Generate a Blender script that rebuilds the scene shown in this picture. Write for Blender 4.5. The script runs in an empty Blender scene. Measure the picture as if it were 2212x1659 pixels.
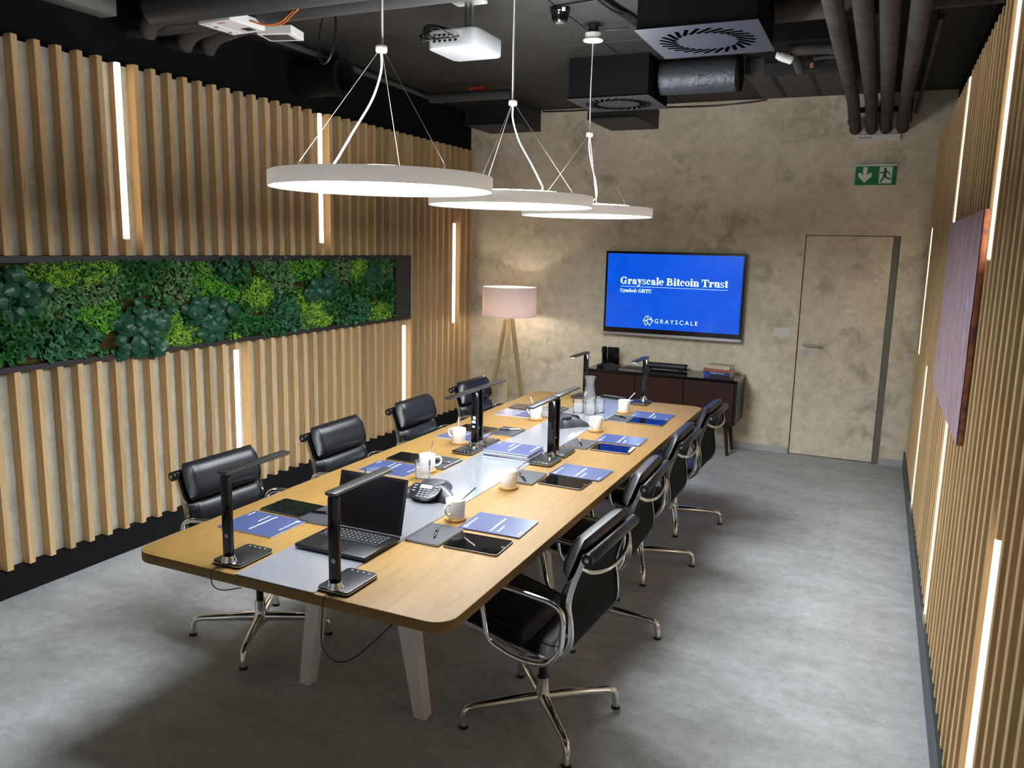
import bpy, bmesh, math, random
from mathutils import Vector, Matrix, noise
random.seed(7)
R = math.radians
scene = bpy.context.scene
COL = scene.collection

# ------------------------------------------------------------------ camera, world, exposure
F_PX, YAW, PITCH, ROLL, CAM_H = 1735.93, -0.4229093, 0.1697422, 0.0231251, 1.85
cyw, syw, cp, sp, cr, sr = (math.cos(YAW), math.sin(YAW), math.cos(PITCH), math.sin(PITCH), math.cos(ROLL), math.sin(ROLL))
fwd = Vector((syw*cp, cyw*cp, -sp)); right0 = Vector((cyw, -syw, 0)); up0 = right0.cross(fwd)
rgt = cr*right0 + sr*up0; upv = -sr*right0 + cr*up0
cam_d = bpy.data.cameras.new('camera'); cam = bpy.data.objects.new('camera', cam_d); COL.objects.link(cam)
cam_d.sensor_width = 36.0; cam_d.lens = 36.0*F_PX/2212.0; cam_d.clip_start = 0.02
cam.matrix_world = Matrix(((rgt.x, upv.x, -fwd.x, 0), (rgt.y, upv.y, -fwd.y, 0), (rgt.z, upv.z, -fwd.z, CAM_H), (0, 0, 0, 1)))
scene.camera = cam
def ray(px, py):                       # direction of a photo pixel (2212 x 1659 frame)
    return rgt*((px-1106)/F_PX) - upv*((py-829.5)/F_PX) + fwd
def at_x(px, py, x):                   # where that direction meets the plane of a side wall
    d = ray(px, py); t = x/d.x; return Vector((x, d.y*t, CAM_H+d.z*t))
world = bpy.data.worlds.new('world'); scene.world = world; world.use_nodes = True
world.node_tree.nodes['Background'].inputs[0].default_value = (0.94, 0.98, 1.0, 1)
world.node_tree.nodes['Background'].inputs[1].default_value = 0.18  # soft fill light, enters through the glazing added behind the camera
vs = scene.view_settings
vs.view_transform = 'Standard'; vs.look = 'None'; vs.gamma = 1.0; vs.use_curve_mapping = False; vs.exposure = 1.05
PENDANT_E, PENDANT_UP, LED_E, DESK_E, TV_E, LAMP_W = 15.5, 20.0, 3.2, 18.0, 0.45, 110.0

# ------------------------------------------------------------------ materials
def srgb(r, g, b):
    f = lambda c: c/12.92 if c <= 0.04045 else ((c+0.055)/1.055)**2.4
    return (f(r/255), f(g/255), f(b/255), 1)
MATS = {}
def mat(name, col, rough=0.5, metal=0.0, spec=0.5, **kw):
    m = bpy.data.materials.new(name); m.use_nodes = True; MATS[name] = m
    b = m.node_tree.nodes['Principled BSDF']
    b.inputs['Base Color'].default_value = col; b.inputs['Roughness'].default_value = rough
    b.inputs['Metallic'].default_value = metal; b.inputs['Specular IOR Level'].default_value = spec
    for k, v in kw.items(): b.inputs[k.replace('_', ' ')].default_value = v
    return m
def nd(m, typ, **kw):
    n = m.node_tree.nodes.new(typ)
    for k, v in kw.items(): setattr(n, k, v)
    return n
def ln(m, a, b): m.node_tree.links.new(a, b)
def bsdf(m): return m.node_tree.nodes['Principled BSDF']
def ramp(m, fac, stops):
    r = nd(m, 'ShaderNodeValToRGB'); e = r.color_ramp.elements
    while len(e) < len(stops): e.new(0.5)
    for i, (p, c) in enumerate(stops): e[i].position = p; e[i].color = c
    ln(m, fac, r.inputs[0]); return r.outputs[0]
def coord(m, scale=(1, 1, 1), kind='Object', rot=(0, 0, 0)):
    tc = nd(m, 'ShaderNodeTexCoord'); mp = nd(m, 'ShaderNodeMapping'); mp.inputs['Scale'].default_value = scale
    mp.inputs['Rotation'].default_value = rot
    if kind == 'World':
        g = nd(m, 'ShaderNodeNewGeometry'); ln(m, g.outputs['Position'], mp.inputs[0])
    else: ln(m, tc.outputs[kind], mp.inputs[0])
    return mp.outputs[0]
def nz(m, vec, scale, detail=4, rough=0.55, dist=0.0):
    n = nd(m, 'ShaderNodeTexNoise'); n.inputs['Scale'].default_value = scale; n.inputs['Detail'].default_value = detail
    n.inputs['Roughness'].default_value = rough; n.inputs['Distortion'].default_value = dist
    ln(m, vec, n.inputs['Vector']); return n.outputs['Fac']
def mix(m, fac, a, b, mode='MIX'):
    x = nd(m, 'ShaderNodeMix', data_type='RGBA', blend_type=mode)
    for s, v in ((x.inputs[0], fac), (x.inputs[6], a), (x.inputs[7], b)):
        if hasattr(v, 'node'): ln(m, v, s)
        else: s.default_value = v
    return x.outputs[2]
def bump(m, h, strength=0.2, dist=0.01):
    b = nd(m, 'ShaderNodeBump'); b.inputs['Strength'].default_value = strength; b.inputs['Distance'].default_value = dist
    ln(m, h, b.inputs['Height']); ln(m, b.outputs[0], bsdf(m).inputs['Normal'])
def objrand(m): return nd(m, 'ShaderNodeObjectInfo').outputs['Random']
def base(m, out): ln(m, out, bsdf(m).inputs['Base Color'])

def make_plaster(name, light, mid, dark, seed):
    m = mat(name, mid, 0.75, spec=0.25); v = coord(m, kind='World')
    mp = nd(m, 'ShaderNodeMapping'); mp.inputs['Location'].default_value = (seed, seed*1.7, seed*.6); ln(m, v, mp.inputs[0]); v = mp.outputs[0]
    c = ramp(m, nz(m, v, 1.5, 6, 0.62, 0.8), [(0.33, mid), (0.62, light)])
    blot = ramp(m, nz(m, v, 4.2, 6, 0.66, 0.35), [(0.52, (0, 0, 0, 1)), (0.68, (1, 1, 1, 1))])
    area = ramp(m, nz(m, v, 1.3, 2), [(0.40, (0.12, .12, .12, 1)), (0.58, (1, 1, 1, 1))])
    f = mix(m, 1.0, blot, area, 'MULTIPLY')
    sc = nd(m, 'ShaderNodeMath', operation='MULTIPLY'); ln(m, f, sc.inputs[0]); sc.inputs[1].default_value = 0.62
    c = mix(m, sc.outputs[0], c, dark)
    st = ramp(m, nz(m, v, 13, 4, 0.7, 0.4), [(0.35, (0.86, 0.86, 0.86, 1)), (0.65, (1.06, 1.06, 1.06, 1))])
    base(m, mix(m, 1.0, c, st, 'MULTIPLY')); bump(m, nz(m, v, 26, 5), 0.12, 0.006); return m
make_plaster('plaster', srgb(234, 224, 200), srgb(214, 204, 180), srgb(148, 141, 126), 3.1)
make_plaster('cement_board', srgb(206, 202, 188), srgb(188, 184, 170), srgb(146, 143, 134), 9.4)

def make_wood(name, a, b, axis_scale, grain=1.0, rough=0.5, vary=0.3):
    m = mat(name, a, rough, spec=0.22)
    tc = nd(m, 'ShaderNodeTexCoord'); mp = nd(m, 'ShaderNodeMapping'); mp.inputs['Scale'].default_value = axis_scale
    add = nd(m, 'ShaderNodeVectorMath', operation='ADD'); rnd = nd(m, 'ShaderNodeVectorMath', operation='SCALE')
    rnd.inputs[0].default_value = (17, 31, 11); ln(m, objrand(m), rnd.inputs['Scale'])
    ln(m, tc.outputs['Object'], mp.inputs[0]); ln(m, mp.outputs[0], add.inputs[0]); ln(m, rnd.outputs[0], add.inputs[1])
    g = nz(m, add.outputs[0], 9*grain, 5, 0.6, 0.6)
    c = ramp(m, g, [(0.3, a), (0.7, b)])
    t = ramp(m, objrand(m), [(0, (1-vary, 1-vary, 1-vary, 1)), (0.5, (1, .97, .94, 1)), (1, (1+vary*.4, 1+vary*.36, 1+vary*.3, 1))])
    base(m, mix(m, 1.0, c, t, 'MULTIPLY')); bump(m, g, 0.05, 0.002); return m
make_wood('slat_oak', srgb(190, 158, 112), srgb(214, 184, 140), (9, 9, 0.45), 1.0, 0.55, 0.20)
make_wood('table_oak', srgb(124, 94, 48), srgb(142, 111, 62), (6, 0.4, 6), 1.4, 0.5, 0.0)
make_wood('lamp_oak', srgb(176, 158, 116), srgb(196, 178, 136), (8, 8, .6), 1.0, 0.5, 0.05)
make_wood('dark_walnut', srgb(46, 28, 24), srgb(64, 40, 33), (1.2, 8, 8), 1.0, 0.4, 0.06)
make_wood('cork', srgb(176, 132, 84), srgb(204, 160, 108), (8, 8, 8), 4.0, 0.8, 0.0)

m = mat('carpet', srgb(150, 150, 148), 0.55, spec=0.45)
v = coord(m, kind='World'); v2 = coord(m, (1.0, 2.2, 1), kind='World')
c = ramp(m, nz(m, v2, 2.2, 6, 0.65, 0.6), [(0.3, srgb(164, 167, 169)), (0.7, srgb(191, 195, 198))])
t = ramp(m, nz(m, v, 15, 7, 0.72, 0.3), [(0.34, (.81, .81, .81, 1)), (0.64, (1.06, 1.06, 1.06, 1))])
sp_ = ramp(m, nz(m, v, 120, 2, 0.6), [(0.3, (.88, .88, .88, 1)), (0.7, (1.06, 1.06, 1.06, 1))])
o_ = ramp(m, objrand(m), [(0, (.95, .95, .95, 1)), (1, (1.04, 1.04, 1.05, 1))])
c = mix(m, 1.0, c, t, 'MULTIPLY'); c = mix(m, 1.0, c, sp_, 'MULTIPLY'); base(m, mix(m, 1.0, c, o_, 'MULTIPLY'))
bump(m, nz(m, v, 160, 3), 0.10, 0.004)

m = mat('ceiling_paint', srgb(62, 60, 58), 0.6, spec=0.3); v = coord(m, kind='World')
base(m, ramp(m, nz(m, v, 2.2, 5), [(0.3, srgb(33, 32, 30)), (0.7, srgb(42, 41, 39))]))
mat('black_paint', srgb(12, 12, 14), 0.8, spec=0.15)
mat('plinth_black', srgb(20, 20, 23), 0.7, spec=0.15)
mat('plinth_grey', srgb(66, 70, 76), 0.5, spec=0.4)
mat('grey_strip', srgb(112, 112, 104), 0.6)
mat('baseboard_grey', srgb(176, 178, 178), 0.45)
mat('white_plastic', srgb(226, 226, 224), 0.35)
mat('white_paint', srgb(228, 224, 218), 0.4)
mat('lamp_white', srgb(232, 226, 220), 0.45)
mat('black_plastic', srgb(18, 18, 20), 0.35)
mat('black_gloss', srgb(10, 10, 12), 0.12, spec=0.6)
mat('black_matte', srgb(16, 16, 17), 0.7)
mat('dark_grey_plastic', srgb(40, 43, 48), 0.42)
mat('key_grey', srgb(120, 126, 134), 0.5)
mat('lcd', srgb(150, 165, 150), 0.3)
mat('chrome', (0.80, 0.79, 0.77, 1), 0.10, 1.0)
mat('polished_aluminium', (0.72, 0.71, 0.69, 1), 0.17, 1.0)
mat('satin_steel', (0.55, 0.55, 0.56, 1), 0.32, 1.0)
mat('space_grey', srgb(120, 112, 108), 0.35, 0.8)
mat('screen_glass', (0.004, 0.004, 0.005, 1), 0.04, spec=0.7)
mat('screen_matte', (0.003, 0.003, 0.004, 1), 0.3, spec=0.25)
mat('ceramic', srgb(236, 234, 228), 0.22, spec=0.55)
mat('paper', srgb(232, 234, 238), 0.7)
mat('print_white', srgb(240, 244, 250), 0.5)
mat('brochure_blue', srgb(58, 69, 108), 0.30, spec=0.7)
mat('notebook_cover', srgb(44, 46, 52), 0.5)
mat('orange_cable', srgb(214, 120, 60), 0.5)
mat('orange_foam', srgb(196, 66, 28), 0.8)
mat('sign_green', srgb(10, 124, 66), 0.45)
mat('sign_white', srgb(232, 236, 232), 0.45)
mat('diffuser_plate', srgb(66, 69, 76), 0.4, 0.2)
mat('duct_black', srgb(17, 18, 19), 0.8, spec=0.1)
mat('slot_black', srgb(3, 3, 3), 0.95, spec=0.0)
mat('vent_brown', srgb(38, 35, 32), 0.6)
mat('projector_white', srgb(176, 179, 182), 0.35)
mat('duct_brown', srgb(58, 53, 50), 0.6)
mat('frame_dark', srgb(40, 36, 37), 0.55)
mat('aluminium_runner', srgb(158, 161, 168), 0.25, 0.6)
m = mat('pipe_insulation', srgb(86, 80, 76), 0.75, spec=0.2); v = coord(m, kind='World')
base(m, ramp(m, nz(m, v, 6, 5), [(0.3, srgb(58, 54, 51)), (0.7, srgb(80, 75, 70))])); bump(m, nz(m, v, 30, 4), 0.25, 0.01)
m = mat('foil_duct', srgb(74, 79, 84), 0.42, 0.4); v = coord(m, kind='World'); bump(m, nz(m, v, 16, 5, .6, .8), 0.6, 0.02)
m = mat('pipe_black', srgb(56, 56, 58), 0.5, spec=0.4); v = coord(m, kind='World'); bump(m, nz(m, v, 8, 3), 0.1, 0.01)
m = mat('leather', srgb(17, 19, 24), 0.38, spec=0.42); v = coord(m)
bump(m, nz(m, v, 55, 5, 0.6), 0.14, 0.004)
mat('leather_stitch', srgb(46, 48, 54), 0.6)
m = mat('mesh_back', srgb(17, 18, 18), 0.8, spec=0.15)
def thin_glass(name, tint, milk, rough):
    m = mat(name, tint, rough); tr = nd(m, 'ShaderNodeBsdfTransparent'); tr.inputs[0].default_value = tint
    gl = nd(m, 'ShaderNodeBsdfGlossy'); gl.inputs['Roughness'].default_value = rough; fr = nd(m, 'ShaderNodeLayerWeight'); fr.inputs[0].default_value = 0.18
    df = nd(m, 'ShaderNodeBsdfTranslucent'); df.inputs[0].default_value = (.95, .97, 1, 1); dd = nd(m, 'ShaderNodeBsdfDiffuse'); dd.inputs[0].default_value = (.95, .97, 1, 1)
    md = nd(m, 'ShaderNodeMixShader'); ln(m, df.outputs[0], md.inputs[1]); ln(m, dd.outputs[0], md.inputs[2])
    m1 = nd(m, 'ShaderNodeMixShader'); m1.inputs[0].default_value = milk; ln(m, tr.outputs[0], m1.inputs[1]); ln(m, md.outputs[0], m1.inputs[2])
    m2 = nd(m, 'ShaderNodeMixShader'); ln(m, fr.outputs['Fresnel'], m2.inputs[0]); ln(m, m1.outputs[0], m2.inputs[1]); ln(m, gl.outputs[0], m2.inputs[2]); ln(m, m2.outputs[0], m.node_tree.nodes['Material Output'].inputs[0])
thin_glass('glass', (.98, .985, .99, 1), .09, .03); m = mat('cut_glass', srgb(236, 240, 246), 0.15, spec=0.6)
tr = nd(m, 'ShaderNodeBsdfTranslucent'); tr.inputs[0].default_value = srgb(246, 249, 255); ms = nd(m, 'ShaderNodeMixShader'); ms.inputs[0].default_value = 0.55
ln(m, bsdf(m).outputs[0], ms.inputs[1]); ln(m, tr.outputs[0], ms.inputs[2]); ln(m, ms.outputs[0], m.node_tree.nodes['Material Output'].inputs[0])
m = mat('added_window_glass', (1, 1, 1, 1), 0.02, spec=0.5)
tr = nd(m, 'ShaderNodeBsdfTransparent'); gl = nd(m, 'ShaderNodeBsdfGlossy'); gl.inputs['Roughness'].default_value = 0.02
ms = nd(m, 'ShaderNodeMixShader'); ms.inputs[0].default_value = 0.08; ln(m, tr.outputs[0], ms.inputs[1]); ln(m, gl.outputs[0], ms.inputs[2]); ln(m, ms.outputs[0], m.node_tree.nodes['Material Output'].inputs[0])
m = mat('shade_fabric', srgb(250, 238, 234), 0.9, spec=0.1)
tr = nd(m, 'ShaderNodeBsdfTranslucent'); tr.inputs[0].default_value = srgb(255, 243, 238)
ms = nd(m, 'ShaderNodeMixShader'); ms.inputs[0].default_value = 0.24
out = m.node_tree.nodes['Material Output']; ln(m, bsdf(m).outputs[0], ms.inputs[1]); ln(m, tr.outputs[0], ms.inputs[2]); ln(m, ms.outputs[0], out.inputs[0])
def emis(name, col, strength, rough=0.5, spec=0.2, basecol=(0.8, 0.8, 0.8, 1)):
    m = mat(name, basecol, rough, spec=spec); b = bsdf(m)
    b.inputs['Emission Color'].default_value = col; b.inputs['Emission Strength'].default_value = strength; return m
emis('pendant_diffuser', (0.93, 0.98, 1.0, 1), PENDANT_E)
emis('pendant_uplight', (0.95, 0.98, 1.0, 1), PENDANT_UP)
emis('led_diffuser', (1.0, 0.82, 0.60, 1), LED_E)
emis('desk_led', (0.66, 0.80, 1.0, 1), DESK_E)
emis('tv_text', (0.60, 0.92, 1.0, 1), 0.55)
emis('clock_digits', (0.45, 0.8, 1.0, 1), 1.6)
emis('status_led', (0.7, 0.85, 1, 1), 0.8)
emis('bulb_glass', (1.0, 0.88, 0.76, 1), LAMP_W)
emis('pendant_rim', (1.0, 0.93, 0.86, 1), 0.13, 0.45, 0.3, srgb(232, 226, 220))
m = emis('tv_picture', (0.0, 0.10, 0.82, 1), TV_E, 0.12, 0.5, (0.004, 0.004, 0.006, 1))
v = coord(m, (1, 1, 1)); ec = ramp(m, nz(m, v, 9, 4, .6), [(0.3, (0.0, 0.085, 0.72, 1)), (0.7, (0.0, 0.115, 0.92, 1))]); ln(m, ec, bsdf(m).inputs['Emission Color'])
m = mat('painting_canvas', srgb(120, 100, 120), 0.55); v = coord(m, (4, 4, 0.9), kind='World')
n1 = nz(m, v, 4, 7, 0.7, 1.2)
c = ramp(m, n1, [(0.25, srgb(92, 80, 112)), (0.42, srgb(148, 124, 140)), (0.52, srgb(176, 146, 142)), (0.62, srgb(152, 158, 200)), (0.76, srgb(236, 232, 242))])
z_ = nd(m, 'ShaderNodeSeparateXYZ'); g_ = nd(m, 'ShaderNodeNewGeometry'); ln(m, g_.outputs['Position'], z_.inputs[0])
base(m, c); bump(m, n1, 0.5, 0.01)
m = mat('painting_edge', srgb(150, 96, 72), 0.6); v = coord(m, (3, 3, 3), kind='World')
base(m, ramp(m, nz(m, v, 5, 5, .65, 1), [(0.35, srgb(96, 76, 92)), (0.5, srgb(164, 98, 64)), (0.7, srgb(190, 130, 108))]))
m = mat('moss', srgb(74, 62, 24), 0.95, spec=0.1); v = coord(m, kind='World')
base(m, ramp(m, nz(m, v, 14, 6, .7), [(0.3, srgb(40, 36, 16)), (0.55, srgb(74, 66, 28)), (0.75, srgb(64, 82, 30))]))
def leafmat(name, a, b, rough=0.5):
    m = mat(name, a, rough, spec=0.3); v = coord(m, kind='World')
    base(m, ramp(m, nz(m, v, 38, 3, .6), [(0.3, a), (0.7, b)]))
    return m
leafmat('leaf_lime', srgb(90, 144, 32), srgb(164, 208, 72)); leafmat('leaf_bright', srgb(52, 126, 26), srgb(116, 182, 58))
leafmat('leaf_sage', srgb(56, 94, 56), srgb(112, 146, 98)); leafmat('leaf_dark', srgb(18, 70, 32), srgb(48, 110, 48))
leafmat('leaf_monstera', srgb(16, 58, 42), srgb(40, 94, 64), 0.32); leafmat('leaf_round', srgb(32, 84, 58), srgb(64, 120, 84))
for n_, c_ in (('book_cream', (206, 190, 168)), ('book_orange', (158, 92, 64)), ('book_blue', (38, 74, 140)), ('book_black', (30, 26, 30)), ('book_grey', (150, 140, 136))):
    mat(n_, srgb(*c_), 0.5)

# ------------------------------------------------------------------ mesh helpers
class MB:
    def __init__(s): s.v = []; s.f = []
    def add(s, vs, fs, M=None):
        o = len(s.v); s.v += [tuple(M @ Vector(p)) if M else tuple(p) for p in vs]; s.f += [tuple(i+o for i in f) for f in fs]; return s
    def bm(s, b, M=None):
        b.verts.ensure_lookup_table(); b.verts.index_update()
        s.add([p.co for p in b.verts], [[q.index for q in f.verts] for f in b.faces], M); b.free(); return s
    def box(s, x0, y0, z0, x1, y1, z1, bev=0, seg=2, M=None):
        b = bmesh.new(); bmesh.ops.create_cube(b, size=1.0)
        for p in b.verts: p.co = ((x0+x1)/2+p.co.x*(x1-x0), (y0+y1)/2+p.co.y*(y1-y0), (z0+z1)/2+p.co.z*(z1-z0))
        if bev: bmesh.ops.bevel(b, geom=b.edges[:], offset=bev, segments=seg, profile=0.5, affect='EDGES', clamp_overlap=True)
        return s.bm(b, M)
    def prism(s, poly, z0, z1, M=None, bev=0):
        n = len(poly)
        if bev:
            b = bmesh.new(); f = b.faces.new([b.verts.new((x, y, z0)) for x, y in poly])
            r = bmesh.ops.extrude_face_region(b, geom=[f]); vv = [g for g in r['geom'] if isinstance(g, bmesh.types.BMVert)]
            bmesh.ops.translate(b, verts=vv, vec=(0, 0, z1-z0)); bmesh.ops.recalc_face_normals(b, faces=b.faces[:])
            ed = [e for e in b.edges if abs(e.verts[0].co.z-e.verts[1].co.z) < 1e-6]
            bmesh.ops.bevel(b, geom=ed, offset=bev, segments=2, profile=0.5, affect='EDGES'); return s.bm(b, M)
        vs = [(x, y, z0) for x, y in poly]+[(x, y, z1) for x, y in poly]
        fs = [tuple(range(n-1, -1, -1)), tuple(range(n, 2*n))]+[(i, (i+1) % n, n+(i+1) % n, n+i) for i in range(n)]
        return s.add(vs, fs, M)
    def rrect(s, cx, cy, w, d, r, z0, z1, bev=0, M=None, seg=6):
        return s.prism(rr(cx, cy, w, d, r, seg), z0, z1, M, bev)
    def cyl(s, a, b, r0, r1=None, n=20, cap=True):
        r1 = r0 if r1 is None else r1; a = Vector(a); b = Vector(b); d = (b-a).normalized()
        u = d.orthogonal().normalized(); w = d.cross(u)
        vs = []
        for p, r in ((a, r0), (b, r1)):
            for i in range(n):
                t = 2*math.pi*i/n; vs.append(p+u*(r*math.cos(t))+w*(r*math.sin(t)))
        fs = [(i, (i+1) % n, n+(i+1) % n, n+i) for i in range(n)]
        if cap: fs += [tuple(range(n-1, -1, -1)), tuple(range(n, 2*n))]
        return s.add(vs, fs)
    def lathe(s, prof, n=32, c=(0, 0, 0), closed=False):
        vs = []; k = len(prof)
        for i in range(n):
            t = 2*math.pi*i/n
            for r, z in prof: vs.append((c[0]+r*math.cos(t), c[1]+r*math.sin(t), c[2]+z))
        fs = []
        for i in range(n):
            j = (i+1) % n
            for q in range(k-1 if not closed else k):
                q2 = (q+1) % k
                fs.append((i*k+q, j*k+q, j*k+q2, i*k+q2))
        s.add(vs, fs)
        if not closed:
            for q, rev in ((0, True), (k-1, False)):
                if prof[q][0] > 1e-6:
                    pass
        return s
    def tube(s, pts, r, n=10, closed=False, flat=1.0, upd=None):
        P = [Vector(p) for p in pts]; m_ = len(P); rs = r if isinstance(r, (list, tuple)) else [r]*m_
        T = []
        for i in range(m_):
            a = P[(i-1) % m_] if closed or i > 0 else P[i]; b = P[(i+1) % m_] if closed or i < m_-1 else P[i]
            T.append((b-a).normalized())
        N = Vector(upd) if upd else T[0].orthogonal()
        N = (N-T[0]*N.dot(T[0])).normalized(); vs = []
        for i in range(m_):
            N = (N-T[i]*N.dot(T[i]))
            N = N.normalized() if N.length > 1e-6 else T[i].orthogonal().normalized()
            Bn = T[i].cross(N)
            for k in range(n):
                t = 2*math.pi*k/n; vs.append(P[i]+N*(rs[i]*math.cos(t))+Bn*(rs[i]*flat*math.sin(t)))
        fs = []
        for i in range(m_ if closed else m_-1):
            j = (i+1) % m_
            for k in range(n): fs.append((i*n+k, i*n+(k+1) % n, j*n+(k+1) % n, j*n+k))
        if not closed: fs += [tuple(range(n-1, -1, -1)), tuple((m_-1)*n+k for k in range(n))]
        return s.add(vs, fs)
    def mesh(s, name, m, smooth=None):
        me = bpy.data.meshes.new(name); me.from_pydata(s.v, [], s.f); me.update()
        b = bmesh.new(); b.from_mesh(me); bmesh.ops.recalc_face_normals(b, faces=b.faces[:]); b.to_mesh(me); b.free()
        if m: me.materials.append(MATS[m])
        if smooth is not None:
            me.polygons.foreach_set('use_smooth', [True]*len(me.polygons)); me.set_sharp_from_angle(angle=R(smooth))
        me.update(); return me
    def obj(s, name, m, parent=None, smooth=None, loc=None, rotz=None):
        return link(name, s.mesh(name, m, smooth), parent, loc, rotz)
def rr(cx, cy, w, d, r, seg=6):
    out = []
    for sx, sy, a0 in ((1, 1, 0), (-1, 1, 90), (-1, -1, 180), (1, -1, 270)):
        for i in range(seg+1):
            a = R(a0+90*i/seg); out.append((cx+sx*(w/2-r)+r*math.cos(a), cy+sy*(d/2-r)+r*math.sin(a)))
    return out
def link(name, me, parent=None, loc=None, rotz=None):
    o = bpy.data.objects.new(name, me); COL.objects.link(o)
    if parent: o.parent = parent
    if loc: o.location = loc
    if rotz is not None: o.rotation_euler = (0, 0, rotz)
    return o
def thing(name, label, cat, loc=(0, 0, 0), rotz=0, group=None):
    o = bpy.data.objects.new(name, None); COL.objects.link(o); o.location = loc; o.rotation_euler = (0, 0, rotz); o.empty_display_size = 0.05
    return tag(o, label, cat, group)
def tag(o, label, cat, group=None):
    o['label'] = label; o['category'] = cat
    if group: o['group'] = group
    return o
def struct(o): o['kind'] = 'structure'; return o
def stuff(o): o['kind'] = 'stuff'; return o
CH = {}
def copy_tree(o, parent=None, label=None, loc=None, rotz=None):
    c = o.copy(); COL.objects.link(c)
    if parent: c.parent = parent; c.matrix_parent_inverse = o.matrix_parent_inverse.copy()
    if label: c['label'] = label
    if loc: c.location = loc
    if rotz is not None: c.rotation_euler = (0, 0, rotz)
    for k in [q for q in bpy.data.objects if q.parent == o]: copy_tree(k, c)
    return c
def spline(pts, n=8, closed=False):
    P = [Vector(p) for p in pts]; m_ = len(P); out = []
    for i in range(m_ if closed else m_-1):
        p0 = P[(i-1) % m_] if closed or i > 0 else P[0]*2-P[1]
        p1 = P[i]; p2 = P[(i+1) % m_]
        p3 = P[(i+2) % m_] if closed or i+2 < m_ else P[-1]*2-P[-2]
        for k in range(n):
            t = k/n; out.append(0.5*((2*p1)+(p2-p0)*t+(2*p0-5*p1+4*p2-p3)*t*t+(3*p1-p0-3*p2+p3)*t**3))
    if not closed: out.append(P[-1])
    return out

# ------------------------------------------------------------------ room shell
XL, XR, YB, YF, ZC = -3.92, 0.341, 7.71, -1.6, 3.19     # slat fronts left / right, back wall, added glazed wall behind the camera, ceiling
SP = 0.1183
floor = struct(MB().box(-4.3, YF-.1, -0.12, 0.75, YB+.15, -0.006).obj('floor', 'carpet'))
tile_me = MB().box(0.00008, 0.00008, -0.0055, 0.49992, 0.49992, 0.0).mesh('floor_tile', 'carpet')
for i in range(9):
    for j in range(19):
        x0, y0 = -4.11+0.5*i, -1.5+0.5*j
        if x0 > .4: continue
        o = link('floor_tile', tile_me, floor, (x0, y0, 0))
ceiling = struct(MB().box(-4.3, YF-.1, ZC+.012, 0.75, YB+.15, ZC+.15).obj('ceiling', 'black_paint'))
pan_me = MB().box(0.004, 0.004, 0, 1.196, 2.396, 0.012, 0.002, 1).mesh('ceiling_panel', 'ceiling_paint')
for i in range(4):
    for j in range(4):
        link('ceiling_panel', pan_me, ceiling, (-4.2+1.2*i, -1.85+2.4*j, ZC))
# back wall, around the door opening
DX0, DX1, DZ = -0.635, 0.135, 2.01
b = MB(); b.box(-4.3, YB, 0, DX0, YB+.14, ZC); b.box(DX1, YB, 0, 0.75, YB+.14, ZC); b.box(DX0, YB, DZ, DX1, YB+.14, ZC); b.box(DX0, YB+.1, 0, DX1, YB+.14, DZ)
wall_back = struct(b.obj('wall_back', 'plaster'))
door = struct(MB().box(DX0+.006, YB+.028, 0.006, DX1-.055, YB+.07, DZ-.006, .002, 1).obj('door_1', 'plaster'))
MB().box(DX1-.052, YB+.022, 0.004, DX1-.001, YB+.09, DZ-.003, .001, 1).obj('hinge_strip', 'grey_strip', door)
b = MB(); b.cyl((-.565, YB+.028, 1.03), (-.565, YB-.025, 1.03), .009); b.cyl((-.565, YB+.028, 1.03), (-.565, YB+.02, 1.03), .026, n=24)
b.tube(spline([(-.565, YB-.022, 1.03), (-.55, YB-.034, 1.03), (-.52, YB-.036, 1.03), (-.44, YB-.036, 1.03)], 5), .0095)
b.obj('door_handle', 'satin_steel', door, 40)
b = MB(); b.cyl((-.562, YB+.028, .955), (-.562, YB+.018, .955), .027, n=24); b.cyl((-.562, YB+.02, .955), (-.562, YB+.012, .955), .011)
b.obj('lock_plate', 'satin_steel', door, 40)
b = MB(); b.box(-3.9, YB-.012, 0, DX0-.004, YB, .062, .003); struct(b.obj('baseboard_back', 'baseboard_grey'))
b = MB(); b.box(DX1+.002, YB-.012, 0, .335, YB, .062, .003); struct(b.obj('baseboard_right', 'baseboard_grey'))
b = MB(); b.box(-4.3, YF-.1, 0, .75, YF, .10); b.box(-4.3, YF-.1, ZC-.25, .75, YF, ZC+.01)
for x in (-4.0, -2.93, -1.86, -.79, .39): b.box(x-.03, YF-.08, .10, x+.03, YF, ZC-.25)
added_window_front = struct(b.obj('added_window_1', 'plinth_black'))  # unseen glazed wall, added to let soft fill light into the room
for k in range(4): MB().box(-3.97+1.07*k+.001, YF-.045, .1005, -3.97+1.07*k+1.009+(.11 if k == 3 else 0), YF-.04, ZC-.2505).obj('pane', 'added_window_glass', added_window_front)
# left wall: black upper wall, cement board, plinth, slats
LEDS_L = {0: (3.332, 1.84, 2.80), 1: (5.107, 1.84, 2.80), 2: (7.236, 1.065, 2.065), 3: (4.16, .125, 1.115), 4: (6.29, .125, 1.115)}
LEDS_R = {0: (3.332, 1.84, 2.80), 1: (5.107, 1.84, 2.80), 2: (7.236, 1.065, 2.065), 3: (4.16, .125, 1.115), 4: (6.053, .125, 1.115), 5: (2.386, .125, 1.115)}
wall_left = struct(MB().box(-4.25, YF-.1, 0, -4.0, YB+.05, ZC+.02).obj('wall_left', 'black_paint'))
wall_right = struct(MB().box(.45, YF-.1, 0, .7, YB+.05, ZC+.02).obj('wall_right', 'black_paint'))
MB().box(-4.0, YF, .15, XL-.058, YB, 2.795).obj('cement_board', 'cement_board', wall_left)
MB().box(XR+.058, YF, .15, .45, YB, 2.795).obj('cement_board', 'cement_board', wall_right)
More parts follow.
